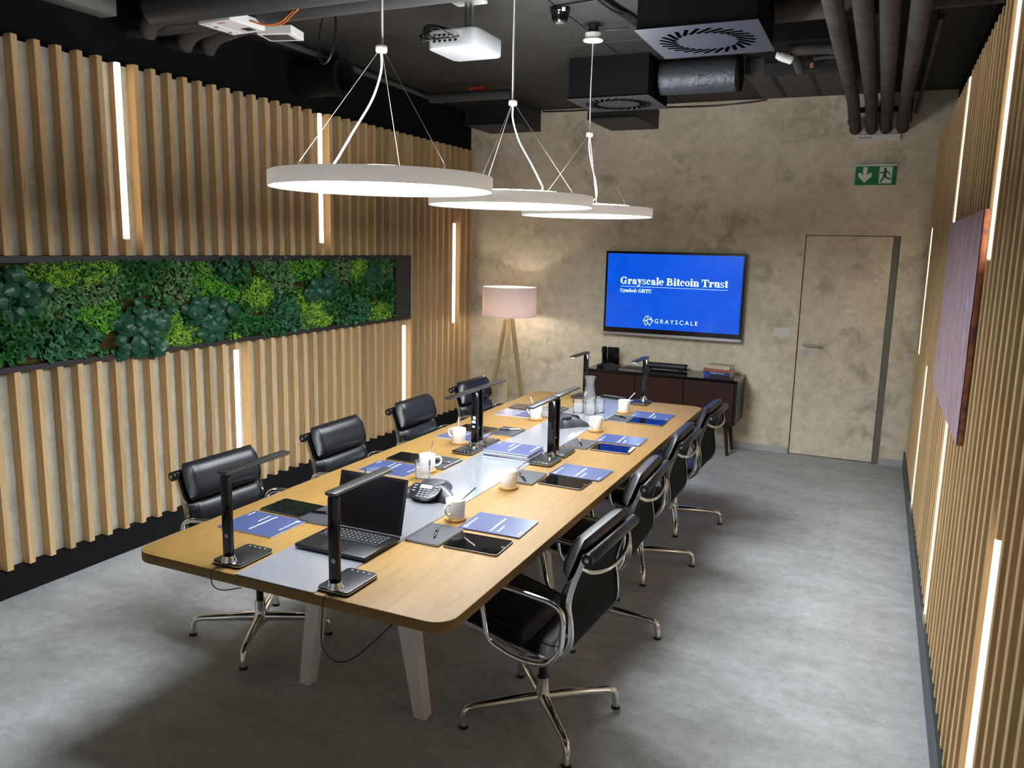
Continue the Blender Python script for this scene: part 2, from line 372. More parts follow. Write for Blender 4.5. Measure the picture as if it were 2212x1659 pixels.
struct(MB().box(-4.0, YF, 0, -3.94, YB, .15).obj('baseboard_left', 'plinth_black'))
struct(MB().box(.330, YF, 0, .45, YB-.012, .148, .001, 1).obj('trim_1', 'plinth_grey'))
Y0 = 3.332                                    # one slat centre
n0 = int((YF+.1-Y0)/SP); n1 = int((YB-.03-Y0)/SP)
def nearest(leds, y): return [v for v in leds.values() if abs(v[0]-y) < SP*.5]
smesh = {}
def slat(parent, side, y, z0, z1, depth=.058):
    k = (side, round(z1-z0, 3), depth)
    if k not in smesh:
        smesh[k] = MB().box(-.033 if side < 0 else .033-depth, -.017, 0, (-.033+depth) if side < 0 else .033, .017, z1-z0, .0015, 1).mesh('slat', 'slat_oak')
    x = XL-.025 if side < 0 else XR+.025
    link('slat', smesh[k], parent, (x, y, z0))
for k in range(n0, n1+1):
    y = Y0+SP*k
    for side, par, leds in ((-1, wall_left, LEDS_L), (1, wall_right, LEDS_R)):
        if side < 0 and y < 1.2: continue
        spans = [(.15, 2.81)] if (side > 0 or y > 6.41) else [(.15, 1.165), (1.748, 2.81)]
        le = nearest(leds, y)
        for a, c in spans:
            cut = [l for l in le if l[1] < c and l[2] > a]
            if not cut: slat(par, side, y, a, c); continue
            l = cut[0]
            if l[1]-a > .03: slat(par, side, y, a, l[1]-.002)
            if c-l[2] > .03: slat(par, side, y, l[2]+.002, c)
            slat(par, side, y, max(a, l[1]), min(c, l[2]), .033)
def led(side, y, z0, z1, label):
    y = Y0+SP*round((y-Y0)/SP); xf = XL if side < 0 else XR; s = -side
    t = thing('led_strip', label, 'strip light', (xf-s*.025, y, z0), 0, 'vertical light strips between the wall slats')
    L = z1-z0
    MB().box(*sorted_box(0, s*.006, -.0165, .0165, .001, L-.001)).obj('housing', 'satin_steel', t)
    MB().box(*sorted_box(s*.0062, s*.0245, -.0145, .0145, .002, L-.002), .004, 2).obj('diffuser', 'led_diffuser', t)
def sorted_box(xa, xb, y0, y1, z0, z1): return (min(xa, xb), y0, z0, max(xa, xb), y1, z1)
for k, lab in enumerate(('leftmost glowing strip light high on the slat wall above the plants', 'glowing strip light high on the slat wall behind the nearest pendant lamp',
        'glowing strip light at mid height on the slats beside the floor lamp', 'glowing strip light low on the slats behind the nearest left chair',
        'glowing strip light low on the slats under the far end of the plant panel')): led(-1, *LEDS_L[k], lab)
for k, lab in enumerate(('longest glowing strip light on the right slats beside the near edge of the painting', 'glowing strip light on the right slats rising from the top of the painting',
        'glowing strip light at mid height on the right slats by the door', 'glowing strip light low on the right slats just under the painting',
        'glowing strip light low on the right slats nearest the door', 'glowing strip light lowest and nearest the camera on the right slats')): led(1, *LEDS_R[k], lab)

# ------------------------------------------------------------------ living wall
lw = thing('living_wall', 'long dark framed panel of mixed green foliage set into the left slat wall', 'plant panel', (XL-.0575, 1.25, 1.165))
def rel(y, z, x=0): return (x, y-1.25, z-1.165)
GY1, PY1 = 6.395, 6.14
b = MB(); b.box(0, 0, .002, .012, GY1-1.25, .581); b.obj('backing_board', 'frame_dark', lw)
b = MB(); b.box(.0125, 0, .545, .058, GY1-1.25, .581, .001, 1); b.box(.0125, 0, .002, .058, GY1-1.25, .03, .001, 1); b.box(.0125, PY1-1.25, .0305, .058, GY1-1.25, .5445, .001, 1); b.obj('panel_frame', 'frame_dark', lw)
vs_, fs_ = [], []; NY, NZ = 220, 26
for i in range(NY+1):
    for j in range(NZ+1):
        y = (PY1-1.25)*i/NY; z = .031+.513*j/NZ
        vs_.append((.03+.02*noise.noise(Vector((y*9, z*9, 0)))+.012*noise.noise(Vector((y*40, z*40, 3))), y, z))
for i in range(NY):
    for j in range(NZ): a = i*(NZ+1)+j; fs_.append((a, a+NZ+1, a+NZ+2, a+1))
stuff(MB().add(vs_, fs_).obj('moss', 'moss', lw, 180))
def leafshape(kind):
    if kind == 'lime': return [(0, 0), (.35, .32), (.75, .3), (1, 0), (.75, -.3), (.35, -.32)]
    if kind == 'sage': return [(0, 0), (.3, .24), (.62, .22), (1, 0), (.62, -.22), (.3, -.24)]
    if kind == 'round': return [(0, 0), (.12, .36), (.45, .52), (.85, .34), (1, 0), (.85, -.34), (.45, -.52), (.12, -.36)]
    return [(0, 0), (.15, .34), (.45, .46), (.62, .30), (.85, .36), (1, 0), (.85, -.36), (.62, -.30), (.45, -.46), (.15, -.34)]
def put_leaf(mb, p, ang, tilt, roll, size, shape, cup=.18):
    Mx = Matrix.Translation(p) @ Matrix.Rotation(ang, 4, 'X') @ Matrix.Rotation(tilt, 4, 'Z') @ Matrix.Rotation(roll, 4, 'Y')
    # leaf lies in local YZ plane, length along Y, normal +X
    vs = [(cup*size*(.35-abs(u-.5)**2*1.2)*0+.0, u*size, w*size) for u, w in shape]
    vs = [(-cup*size*(abs(w)*1.1) + cup*size*.5*math.sin(u*math.pi), u*size, w*size) for u, w in shape]
    mid = [(cup*size*.5*math.sin(u*math.pi), u*size, 0) for u in (.35, .7)]
    n = len(shape); half = n//2
    tip = half
    fs = []
    V = vs+mid; m0, m1 = n, n+1
    up = list(range(0, half+1)); lo = [0]+list(range(n-1, half-1, -1))
    for side in (up, lo):
        k = len(side)
        for q in range(k-1):
            u = (shape[side[q]][0]+shape[side[q+1]][0])/2
            fs.append((side[q], side[q+1], m0 if u < .5 else m1))
        qs = min(range(k), key=lambda t: abs(shape[side[t]][0]-.5)); fs.append((m0, side[qs], m1))
    mb.add(V, fs, Mx)
KIND = {'lime': ('lime_foliage', 'leaf_lime', .0145, 3000, 'lime'), 'bright': ('bright_foliage', 'leaf_bright', .020, 2500, 'lime'), 'sage': ('sage_foliage', 'leaf_sage', .031, 2100, 'sage'),
        'dark': ('ruffled_foliage', 'leaf_dark', .027, 2900, 'mon'), 'round': ('round_leaf_foliage', 'leaf_round', .031, 2000, 'round')}
mon_shape = []
def monstera_mesh():
    mb = MB(); L = 1.0; n = 7
    for s in (1, -1):
        for i in range(n):
            u0, u1 = i/n, (i+.86)/n
            w = lambda u: .46*math.sin(min(1, u*1.05+.08)*math.pi)**.6+.03
            xm = lambda u: .10*math.sin(u*math.pi)
            tipu = (u0+u1)/2+.14
            xs = -.12
            P = [(xm(u0), u0*L, 0), (xm(u1+.02), min(1, u1+.14/n+.02)*L, 0), (xm(u1)*.6+xs*.5, min(1, u1+.07)*L, s*w(min(1, u1))*.82), (xs, min(1.04, tipu)*L, s*w(min(1, (u0+u1)/2))), (xm(u0)*.6+xs*.5, min(1, u0+.05)*L, s*w(u0)*.82)]
            mb.add(P, [(0, 1, 2, 3, 4)] if s > 0 else [(4, 3, 2, 1, 0)])
    return mb
mon_me = monstera_mesh().mesh('monstera_leaf', 'leaf_monstera', 60)
def patch(px, py, rx, ry, kind):
    c = at_x(px, py, XL+.02); e = at_x(px+rx, py, XL+.02); h = at_x(px, py-ry, XL+.02)
    cy, cz = c.y, c.z; hy, hz = abs(e.y-c.y), abs(h.z-c.z)
    cz = min(max(cz, 1.20), 1.72)
    area = hy*hz*math.pi
    if kind == 'mon':
        g = bpy.data.objects.new('monstera_plant', None); COL.objects.link(g); g.parent = lw; g.empty_display_size = .05
        g.location = rel(cy, cz, .062)
        n = max(7, int(area*520))
        for i in range(n):
            a = random.uniform(0, 6.28); q = math.sqrt(random.random())
            y, z = q*hy*math.cos(a), q*hz*math.sin(a)
            y = min(y, PY1-.02-cy); s_ = random.uniform(.065, .10)
            if cy+y < 1.35 or cz+z < 1.225: continue
            o = link('monstera_leaf', mon_me, g, (.012+.03*random.random(), y, z)); o.scale = (s_, s_, s_)
            o.rotation_euler = (R(random.uniform(-150, -30)), R(random.uniform(-18, 18)), R(random.uniform(-40, 5)))
        return
    nm, mt, size, dens, shp = KIND[kind]; mb = MB(); sh = leafshape(shp)
    n = int(area*dens*(1 if kind != 'lime' else 3.2)*(2.2 if kind == 'bright' else 1)*2.2)
    for i in range(n):
        a = random.uniform(0, 6.28); q = math.sqrt(random.random())*(1+.12*noise.noise(Vector((a*2, cy, cz))))
        y, z = cy+q*hy*math.cos(a), cz+q*hz*math.sin(a)
        if y > PY1-.005 or z > 1.722 or z < 1.182 or y < 1.3: continue
        hgt = .040+.045*(1-q*q*.8)*(.7+.5*noise.noise(Vector((y*14, z*14, 5))))
        if kind == 'sage': ang = R(random.uniform(-130, 150)); tilt = R(random.uniform(-45, 10))
        else: ang = R(random.uniform(0, 360)); tilt = R(random.uniform(-75, 15))
        put_leaf(mb, Vector(rel(y, z, hgt-.012*random.random())), ang, tilt, R(random.uniform(-35, 35)), size*random.uniform(.7, 1.25), sh)
    if mb.v: stuff(mb.obj(nm, mt, lw, 60))
mb = MB(); sh = leafshape('mon')
for i in range(3400):                                       # low dark undergrowth between the bigger plants
    y, z = random.uniform(1.32, PY1-.02), random.uniform(1.205, 1.70)
    if noise.noise(Vector((y*5, z*5, 9))) > .22: continue
    put_leaf(mb, Vector(rel(y, z, .05+.012*random.random())), R(random.uniform(0, 360)), R(random.uniform(-60, 10)), R(random.uniform(-30, 30)), .030*random.uniform(.7, 1.3), sh)
stuff(mb.obj('undergrowth', 'leaf_dark', lw, 60))
A_ = lambda x, y, rx, ry, k: patch(x/4.916, 540+y/4.916, 1.1*rx/4.916, 1.1*ry/4.916, k)
B_ = lambda x, y, rx, ry, k: patch(450+x/4.916, 540+y/4.916, 1.1*rx/4.916, 1.1*ry/4.916, k)
for a in ((220, 850, 250, 190, 'dark'), (150, 1080, 190, 120, 'dark'), (40, 700, 140, 130, 'dark'), (650, 570, 250, 170, 'sage'), (1050, 490, 190, 110, 'sage'), (1270, 380, 160, 130, 'sage'), (520, 270, 230, 150, 'lime'), (830, 250, 230, 170, 'lime'),
          (1120, 230, 220, 130, 'lime'), (750, 980, 360, 180, 'round'), (1110, 700, 210, 190, 'bright'), (930, 660, 90, 100, 'bright'), (1560, 170, 260, 90, 'dark'), (1440, 330, 200, 150, 'dark'), (1880, 330, 200, 230, 'sage'),
          (1850, 790, 120, 190, 'lime'), (1990, 920, 210, 120, 'lime'), (2150, 320, 130, 190, 'bright'), (-250, 400, 250, 200, 'lime'), (-300, 850, 280, 250, 'round'),
          (170, 400, 210, 230, 'mon'), (1600, 610, 130, 160, 'mon'), (1500, 860, 270, 220, 'mon'), (1440, 1030, 260, 80, 'mon'), (2130, 640, 130, 170, 'mon')): A_(*a)
for a in ((270, 200, 170, 120, 'round'), (380, 320, 90, 110, 'dark'), (60, 380, 140, 100, 'bright'), (230, 470, 110, 100, 'bright'), (610, 150, 90, 80, 'sage'), (790, 280, 150, 200, 'sage'), (560, 470, 150, 170, 'lime'), (1060, 200, 200, 120, 'bright'),
          (1420, 230, 120, 140, 'sage'), (1620, 200, 100, 140, 'lime'), (1850, 230, 130, 150, 'sage'), (360, 680, 150, 120, 'dark'), (430, 810, 220, 90, 'dark'), (300, 920, 70, 40, 'lime'), (830, 620, 150, 120, 'round'), (870, 760, 170, 100, 'round'),
          (720, 840, 110, 80, 'dark'), (1130, 660, 160, 180, 'lime'), (1240, 740, 110, 80, 'lime'), (980, 480, 60, 80, 'lime'), (1390, 480, 130, 130, 'dark'), (1330, 620, 90, 90, 'dark'), (1610, 660, 140, 120, 'round'), (1600, 480, 90, 90, 'dark'),
          (1850, 650, 140, 110, 'lime'), (1930, 440, 70, 160, 'dark'), (1720, 380, 90, 120, 'dark'), (100, 640, 110, 140, 'mon'), (90, 850, 100, 90, 'mon'), (1120, 390, 80, 80, 'mon'), (1250, 320, 80, 130, 'mon'), (1740, 240, 60, 110, 'mon')): B_(*a)

# ------------------------------------------------------------------ lettering
def ring(mb, cx, cy, rx, ry, tx, ty, a0=0, a1=360, n=26, M=None):
    vs = []
    for i in range(n+1):
        a = R(a0+(a1-a0)*i/n); c, s = math.cos(a), math.sin(a)
        vs += [(cx+rx*c, cy+ry*s, 0), (cx+(rx-tx)*c, cy+(ry-ty)*s, 0)]
    mb.add(vs, [(2*i, 2*i+1, 2*i+3, 2*i+2) for i in range(n)], M)
def rc(mb, x0, y0, x1, y1, M=None): mb.add([(x0, y0, 0), (x1, y0, 0), (x1, y1, 0), (x0, y1, 0)], [(0, 1, 2, 3)], M)
def pl(mb, pts, M=None): mb.add([(x, y, 0) for x, y in pts], [tuple(range(len(pts)))], M)
H_ = .055; W_ = .18
def glyph(mb, ch, M):
    r_ = lambda *a: rc(mb, *a, M=M); o_ = lambda *a: ring(mb, *a, M=M); p_ = lambda *a: pl(mb, list(a), M)
    if ch == 'G': o_(.34, .35, .34, .37, .19, .06, 42, 322); r_(.46, .04, .63, .33); r_(.38, .29, .70, .33); p_((.56, .44), (.61, .44), (.61, .72), (.58, .72)); return .74
    if ch == 'C': o_(.33, .35, .33, .37, .19, .06, 45, 318); p_((.53, .44), (.59, .44), (.59, .72), (.56, .72)); return .66
    if ch == 'B': r_(.08, 0, .26, .7); r_(0, 0, .34, H_); r_(0, .7-H_, .34, .7); r_(.2, .345, .38, .345+H_); o_(.32, .53, .25, .17, .16, H_, -90, 90); o_(.34, .19, .31, .20, .19, H_, -90, 90); return .69
    if ch == 'T': r_(.25, 0, .43, .7); r_(.14, 0, .54, H_); r_(.01, .7-H_, .67, .7); p_((.0, .44), (.05, .44), (.14, .7), (.01, .7)); p_((.68, .44), (.63, .44), (.54, .7), (.67, .7)); return .70
    if ch == 'S': o_(.27, .52, .25, .19, .13, .055, 30, 270); o_(.29, .18, .27, .19, .14, .055, -150, 90); p_((.12, .47), (.27, .40), (.46, .24), (.3, .31)); r_(.0, .0, .04, .24); r_(.48, .48, .52, .7); return .60
    if ch == 'r': r_(.07, 0, .07+W_, .5); r_(0, 0, .30, H_); r_(0, .5-H_, .2, .5); o_(.34, .36, .12, .13, .05, .05, 60, 180); o_(.37, .40, .085, .09, .084, .089); return .47
    if ch == 'a': o_(.19, .15, .19, .16, .14, .05, 60, 300); r_(.24, 0, .24+W_, .36); o_(.22, .34, .175, .17, .13, .05, 0, 150); o_(.1, .37, .075, .08, .074, .079); r_(.26, 0, .46, H_); return .49
    if ch == 'y': p_((.03, .5), (.22, .5), (.36, .12), (.27, -.04)); p_((.40, .5), (.45, .5), (.25, -.1), (.20, -.1)); r_(0, .5-H_, .27, .5); r_(.33, .5-H_, .52, .5); o_(.13, -.13, .085, .085, .084, .084); p_((.13, -.215), (.2, -.2), (.29, -.02), (.2, -.05)); return .50
    if ch == 's': o_(.19, .37, .17, .14, .10, .045, 30, 270); o_(.2, .14, .19, .15, .11, .045, -150, 90); p_((.1, .33), (.2, .27), (.33, .19), (.2, .22)); r_(0, 0, .035, .17); r_(.32, .34, .355, .5); return .42
    if ch == 'c': o_(.23, .25, .23, .26, .15, .05, 40, 318); o_(.34, .37, .08, .09, .079, .089); return .46
    if ch == 'l': r_(.06, 0, .06+W_, .74); r_(0, 0, .28, H_); r_(0, .74-H_, .15, .74); return .29
    if ch == 'e': o_(.23, .25, .23, .26, .15, .05, 0, 318); r_(.1, .235, .455, .235+H_); return .48
    if ch == 'i': r_(.06, 0, .06+W_, .5); r_(0, 0, .28, H_); r_(0, .5-H_, .15, .5); o_(.135, .66, .09, .09, .089, .089); return .29
    if ch == 't': r_(.07, .06, .07+W_, .66); r_(0, .5-H_, .31, .5); o_(.22, .14, .15, .15, .10, .05, 180, 330); return .34
    if ch == 'o': o_(.24, .25, .24, .26, .15, .05); return .49
    if ch == 'n': r_(.06, 0, .06+W_, .5); r_(0, 0, .26, H_); r_(0, .5-H_, .15, .5); r_(.35, 0, .35+W_, .32); r_(.29, 0, .55, H_); o_(.34, .32, .165, .19, .13, .06, 0, 130); return .56
    if ch == 'm': r_(.06, 0, .06+W_, .5); r_(0, 0, .26, H_); r_(0, .5-H_, .15, .5); r_(.33, 0, .33+W_, .32); r_(.28, 0, .52, H_); o_(.325, .32, .16, .19, .12, .06, 0, 130); r_(.61, 0, .61+W_, .32); r_(.55, 0, .81, H_); o_(.60, .32, .165, .19, .13, .06, 0, 130); return .83
    if ch == 'u': r_(.06, .16, .06+W_, .5); r_(0, .5-H_, .16, .5); r_(.33, 0, .33+W_, .5); r_(.27, .5-H_, .4, .5); r_(.4, 0, .55, H_); o_(.22, .17, .16, .18, .13, .06, 170, 310); return .56
    if ch == 'b': r_(.06, 0, .06+W_-.02, .74); r_(0, .74-H_, .15, .74); o_(.29, .25, .24, .26, .15, .05, -125, 125); return .54
    if ch == ':': o_(.12, .1, .09, .09, .089, .089); o_(.12, .4, .09, .09, .089, .089); return .25
    return .22
def fat_text(s, size, x0=0, y0=0, mb=None):
    mb = mb or MB(); x = x0
    for ch in s:
        adv = glyph(mb, ch, Matrix.Translation((x, y0, 0)) @ Matrix.Diagonal((size, size, 1, 1))); x += (adv+.02)*size
    return mb, x-x0
def words(s, width, x0, y0, name, m, parent, place):
    _, w = fat_text(s, 1.0); size = width/w; x = x0
    for wd in s.split(' '):
        b, adv = fat_text(wd, size, x, y0); o = b.obj(name, m, parent); place(o); x += adv+.24*size
def fit_text(s, width, x0, y0, mb=None):
    _, w = fat_text(s, 1.0); return fat_text(s, width/w, x0, y0, mb)[0]
_fc = {}
def sans(s, height, x0, y0, mb, spacing=1.0, width=None):
    key = (s, spacing)
    if key not in _fc:
        cu = bpy.data.curves.new('lettering', 'FONT'); cu.body = s; cu.space_character = spacing; cu.size = 1.0; cu.resolution_u = 3
        ob = bpy.data.objects.new('lettering', cu); COL.objects.link(ob); bpy.context.view_layer.update()
        me = ob.evaluated_get(bpy.context.evaluated_depsgraph_get()).to_mesh()
        _fc[key] = ([tuple(v.co) for v in me.vertices], [tuple(p.vertices) for p in me.polygons])
        ob.evaluated_get(bpy.context.evaluated_depsgraph_get()).to_mesh_clear(); bpy.data.objects.remove(ob); bpy.data.curves.remove(cu)
    V, Fc = _fc[key]; xa, xb = min(v[0] for v in V), max(v[0] for v in V); ya = min(v[1] for v in V); yb = max(v[1] for v in V)
    sy = height/(yb-ya); sx = sy if width is None else width/(xb-xa)
    mb.add([((x-xa)*sx+x0, (y-ya)*sy+y0, 0) for x, y, z in V], Fc); return (xb-xa)*sx
def stroke(mb, pts, w, closed=False):
    P = [Vector((x, y)) for x, y in pts]
    for i in range(len(P) if closed else len(P)-1):
        a, b_ = P[i], P[(i+1) % len(P)]; d = (b_-a).normalized(); n = Vector((-d.y, d.x))*w/2; a2 = a-d*w*.3; b2 = b_+d*w*.3
        mb.add([(*(a2+n), 0), (*(a2-n), 0), (*(b2-n), 0), (*(b2+n), 0)], [(0, 1, 2, 3)])
def emblem(mb, cx, cy, r, w):
    q = lambda x, y: (cx+x*r, cy+y*r)
    stroke(mb, [q(.05, .95), q(-.50, .90), q(-1, .0), q(-.45, -.95), q(.0, -.45), q(.35, -.95), q(1, .05), q(.5, .75), q(.42, .2), q(.1, .35)], w)
    stroke(mb, [q(-1, 0), q(-.25, .1), q(.05, .95)], w); stroke(mb, [q(-.25, .1), q(.0, -.45)], w); stroke(mb, [q(.1, .35), q(1, .05)], w); stroke(mb, [q(-.5, -.3), q(-.25, .1)], w)

# ------------------------------------------------------------------ wall things on the back wall
tv = thing('television', 'large wall mounted screen showing a bright blue title slide', 'television', (-1.785, YB, 1.428))
TW, TH = 1.335, .80
MB().box(-.25, -.045, -.2, .25, -.001, .2).obj('wall_bracket', 'black_matte', tv)
MB().box(-TW/2, -.09, -TH/2, TW/2, -.046, TH/2, .006, 2).obj('casing', 'black_gloss', tv)
MB().box(-TW/2, -.096, -TH/2-.012, TW/2, -.05, -TH/2+.018, .004, 2).obj('bottom_bar', 'satin_steel', tv)
SX0, SX1, SZ0, SZ1 = -TW/2+.022, TW/2-.024, -TH/2+.062, TH/2-.022
b = MB(); b.add([(SX0, 0, SZ0), (SX1, 0, SZ0), (SX1, 0, SZ1), (SX0, 0, SZ1)], [(0, 1, 2, 3)])
b.obj('screen', 'tv_picture', tv, loc=(0, -.0905, 0))
SWd, SHt = SX1-SX0, SZ1-SZ0
fx = lambda u: SX0+u*SWd; fz = lambda v_: SZ1-v_*SHt
def on_tv(o): o.location = (0, -.0915, 0); o.rotation_euler = (R(90), 0, 0)
words('Grayscale Bitcoin Trust', SWd*.80, fx(.105), fz(.405), 'title_word', 'tv_text', tv, on_tv)
b = MB(); rc(b, fx(.105), fz(.437)-.0015, fx(.905), fz(.437)+.0015); o = b.obj('title_rule', 'tv_text', tv, loc=(0, -.0915, 0)); o.rotation_euler = (R(90), 0, 0)
words('Symbol: GBTC', SWd*.245, fx(.105), fz(.515), 'symbol_word', 'tv_text', tv, on_tv)
b = MB(); emblem(b, fx(.332), fz(.888), .047, .005); o = b.obj('emblem', 'tv_text', tv, loc=(0, -.0915, 0)); o.rotation_euler = (R(90), 0, 0)
b = MB(); sans('GRAYSCALE', .041, fx(.382), fz(.918), b, 1.45, SWd*.32); o = b.obj('name_lettering', 'tv_text', tv, loc=(0, -.0915, 0)); o.rotation_euler = (R(90), 0, 0)

ex = thing('exit_sign', 'green emergency exit sign with down arrow and running figure above the door', 'sign', (-.112, YB, 2.52))
EW, EH = .318, .168
MB().box(-EW/2, -.022, -EH/2, EW/2, 0, EH/2, .002, 1).obj('panel', 'sign_green', ex)
MB().box(-EW/2-.001, -.026, EH/2-.012, EW/2+.001, 0, EH/2+.004, .001, 1).obj('top_edge', 'white_plastic', ex)
b = MB(); pl(b, [(-.1, .065), (-.066, .065), (-.066, -.005), (-.044, .018), (-.03, .016), (-.03, -.012), (-.083, -.066), (-.136, -.012), (-.136, .016), (-.122, .018), (-.1, -.005)])
o = b.obj('arrow', 'sign_white', ex, loc=(0, -.0225, 0)); o.rotation_euler = (R(90), 0, 0)
b = MB(); rc(b, .028, -.072, .128, .066); o = b.obj('doorway_mark', 'sign_white', ex, loc=(0, -.0225, 0)); o.rotation_euler = (R(90), 0, 0)
b = MB(); ring(b, .072, .046, .012, .012, .0119, .0119)
for pts, w in (([(.078, .03), (.07, -.008)], .022), ([(.082, .028), (.104, .016), (.112, .0)], .010), ([(.07, .026), (.05, .014), (.036, .018)], .010), ([(.068, -.008), (.058, -.034), (.042, -.060)], .013), ([(.072, -.008), (.09, -.03), (.122, -.034)], .013)): stroke(b, pts, w)
o = b.obj('running_figure', 'sign_green', ex, loc=(0, -.0230, 0)); o.rotation_euler = (R(90), 0, 0)
b = MB(); b.box(-.167, -.03, -.024, .167, 0, .024, .004, 2); pb = tag(b.obj('emergency_light_bar', 'white_plastic', loc=(-.114, YB, 2.828)), 'long slim white light bar on the wall under the pipe ends', 'light bar')
b = MB()
for i in range(7): rc(b, -.15+.014*i, -.012+.003*(i % 3), -.142+.014*i, .006+.004*(i % 2))
o = b.obj('faded_print', 'grey_strip', pb, loc=(0, -.0305, 0)); o.rotation_euler = (R(90), 0, 0)
sw = thing('light_switch', 'white double wall switch between the screen and the door', 'switch', (-.767, YB, 1.133))
MB().box(-.073, -.009, -.04, .073, 0, .04, .003, 2).obj('plate', 'white_plastic', sw)
for s in (-1, 1): MB().box(s*.034-.031, -.014, -.031, s*.034+.031, -.0092, .031, .002, 2).obj('rocker', 'white_plastic', sw)

# ------------------------------------------------------------------ painting on the right slats
pt = thing('painting', 'tall abstract violet and rust canvas hung on the right slat wall', 'painting', (XR, 3.372, 1.148))
PL_, PHt = 1.55, .873
MB().box(-.021, 0, 0, -.001, PL_, PHt, .004, 2).obj('stretcher', 'painting_edge', pt)
b = MB(); NY, NZ = 44, 28; vs_, fs_ = [], []
for i in range(NY+1):
    for j in range(NZ+1):
        y, z = PL_*i/NY, PHt*j/NZ; vs_.append((-.0235-.002*noise.noise(Vector((y*12, z*6, 1))), y, z))
for i in range(NY):
    for j in range(NZ): a = i*(NZ+1)+j; fs_.append((a, a+1, a+NZ+2, a+NZ+1))
b.add(vs_, fs_); b.obj('canvas', 'painting_canvas', pt, 180)

# ------------------------------------------------------------------ conference table
TX0, TX1, TY0, TY1, TZ = -2.365, -1.07, 1.95, 5.75, .74
tx = (TX0+TX1)/2; ty = (TY0+TY1)/2
table = thing('conference_table', 'long light oak meeting table with white trestle legs and grey centre strip', 'table', (tx, ty, 0))
MB().rrect(0, 0, TX1-TX0, TY1-TY0, .075, .702, .74, .004).obj('tabletop', 'table_oak', table, 40)
RX0, RX1 = -1.885, -1.557
b = MB(); b.box(RX0-tx, -(TY1-TY0)/2+.002, .7402, RX1-tx, (TY1-TY0)/2-.002, .7428, .0008, 1); b.obj('centre_strip', 'aluminium_runner', table)
b = MB(); b.box(-.45, -(TY1-TY0)/2+.35, .655, -.4, (TY1-TY0)/2-.35, .7018); b.box(.4, -(TY1-TY0)/2+.35, .655, .45, (TY1-TY0)/2-.35, .7018); b.obj('under_beam', 'white_paint', table)
def tleg(xf, xt, y):
    a, c = .026, .040; vs = []
    for z, x, h in ((0, xf, a), (.7018, xt, c)): vs += [(x-h, -h, z), (x+h, -h, z), (x+h, h, z), (x-h, h, z)]
    MB().add([(x-tx, yy+y-ty, z) for x, yy, z in vs], [(3, 2, 1, 0), (4, 5, 6, 7), (0, 1, 5, 4), (1, 2, 6, 5), (2, 3, 7, 6), (3, 0, 4, 7)]).obj('leg', 'white_paint', table)
for y in (2.54, 3.88, 5.2): tleg(-2.065, -1.955, y); tleg(-1.50, -1.615, y)
TT = .7402     # resting height on wood
TR = .7429     # resting height on the grey strip

# ------------------------------------------------------------------ chairs (local: facing +x)
prof = spline([(p[0], 0, p[1]) for p in ((.255, .462), (.2, .452), (.08, .425), (-.05, .398), (-.125, .390), (-.178, .418), (-.203, .478), (-.200, .550), (-.190, .615), (-.205, .690), (-.232, .765), (-.248, .812))], 6)
def prof_at(s):
    ex_ = max(0, s-.985); s = min(s, .985 if ex_ else 1); n = len(prof)-1; x = max(0, min(.9999, s))*n; i = int(x); t = x-i
    p = prof[i]*(1-t)+prof[i+1]*t; a = prof[max(0, i-1)]; b_ = prof[min(n, i+2)]; d = (b_-a).normalized()
    return p+d*ex_*.95, d, Vector((d.z, 0, -d.x))    # inward normal (up on the seat, forward on the back)
def pad(s0, s1, hw, th, name, parent, over=0.0, n=20, m_=14, inset=.004, pe=4):
    top, bot = [], []; back = .030 if over else 0
    for i in range(n+1):
        u = i/n; p, d, nn = prof_at(s0+(s1-s0)*u)
        for j in range(m_+1):
            w = -1+2*j/m_
            e = (1-abs(2*u-1)**pe)*(1-abs(w)**7); e = max(0, e)**.5
            crease = 1.0
            y = hw*w*(1-(.07*abs(2*u-1)**5 if over else .03*abs(2*u-1)**5))
            top.append(p+nn*(inset+th*e*crease)+Vector((0, y, 0))); bot.append(p+nn*(inset-(back*e*(.35+.65*u)))+Vector((0, y, 0)))
    b = MB(); fs = []; K = m_+1
    for i in range(n):
        for j in range(m_): a = i*K+j; fs.append((a, a+1, a+K+1, a+K))
    N = len(top); fs2 = [tuple(q+N for q in reversed(f)) for f in fs]
    edge = [j for j in range(K)]+[i*K+m_ for i in range(1, n+1)]+[n*K+j for j in range(m_-1, -1, -1)]+[i*K for i in range(n-1, 0, -1)]
    rim = [(edge[k], edge[k]+N, edge[(k+1) % len(edge)]+N, edge[(k+1) % len(edge)]) for k in range(len(edge))]
    b.add(top+bot, fs+fs2+rim); o = b.obj(name, 'leather', parent, 100)
    for j in (1, m_-1): MB().tube([top[i*K+j]+(top[i*K+j]-bot[i*K+j]).normalized()*.0008 for i in range(1, n)], .0022, 6).obj('piping', 'leather', o, 60)
    return o
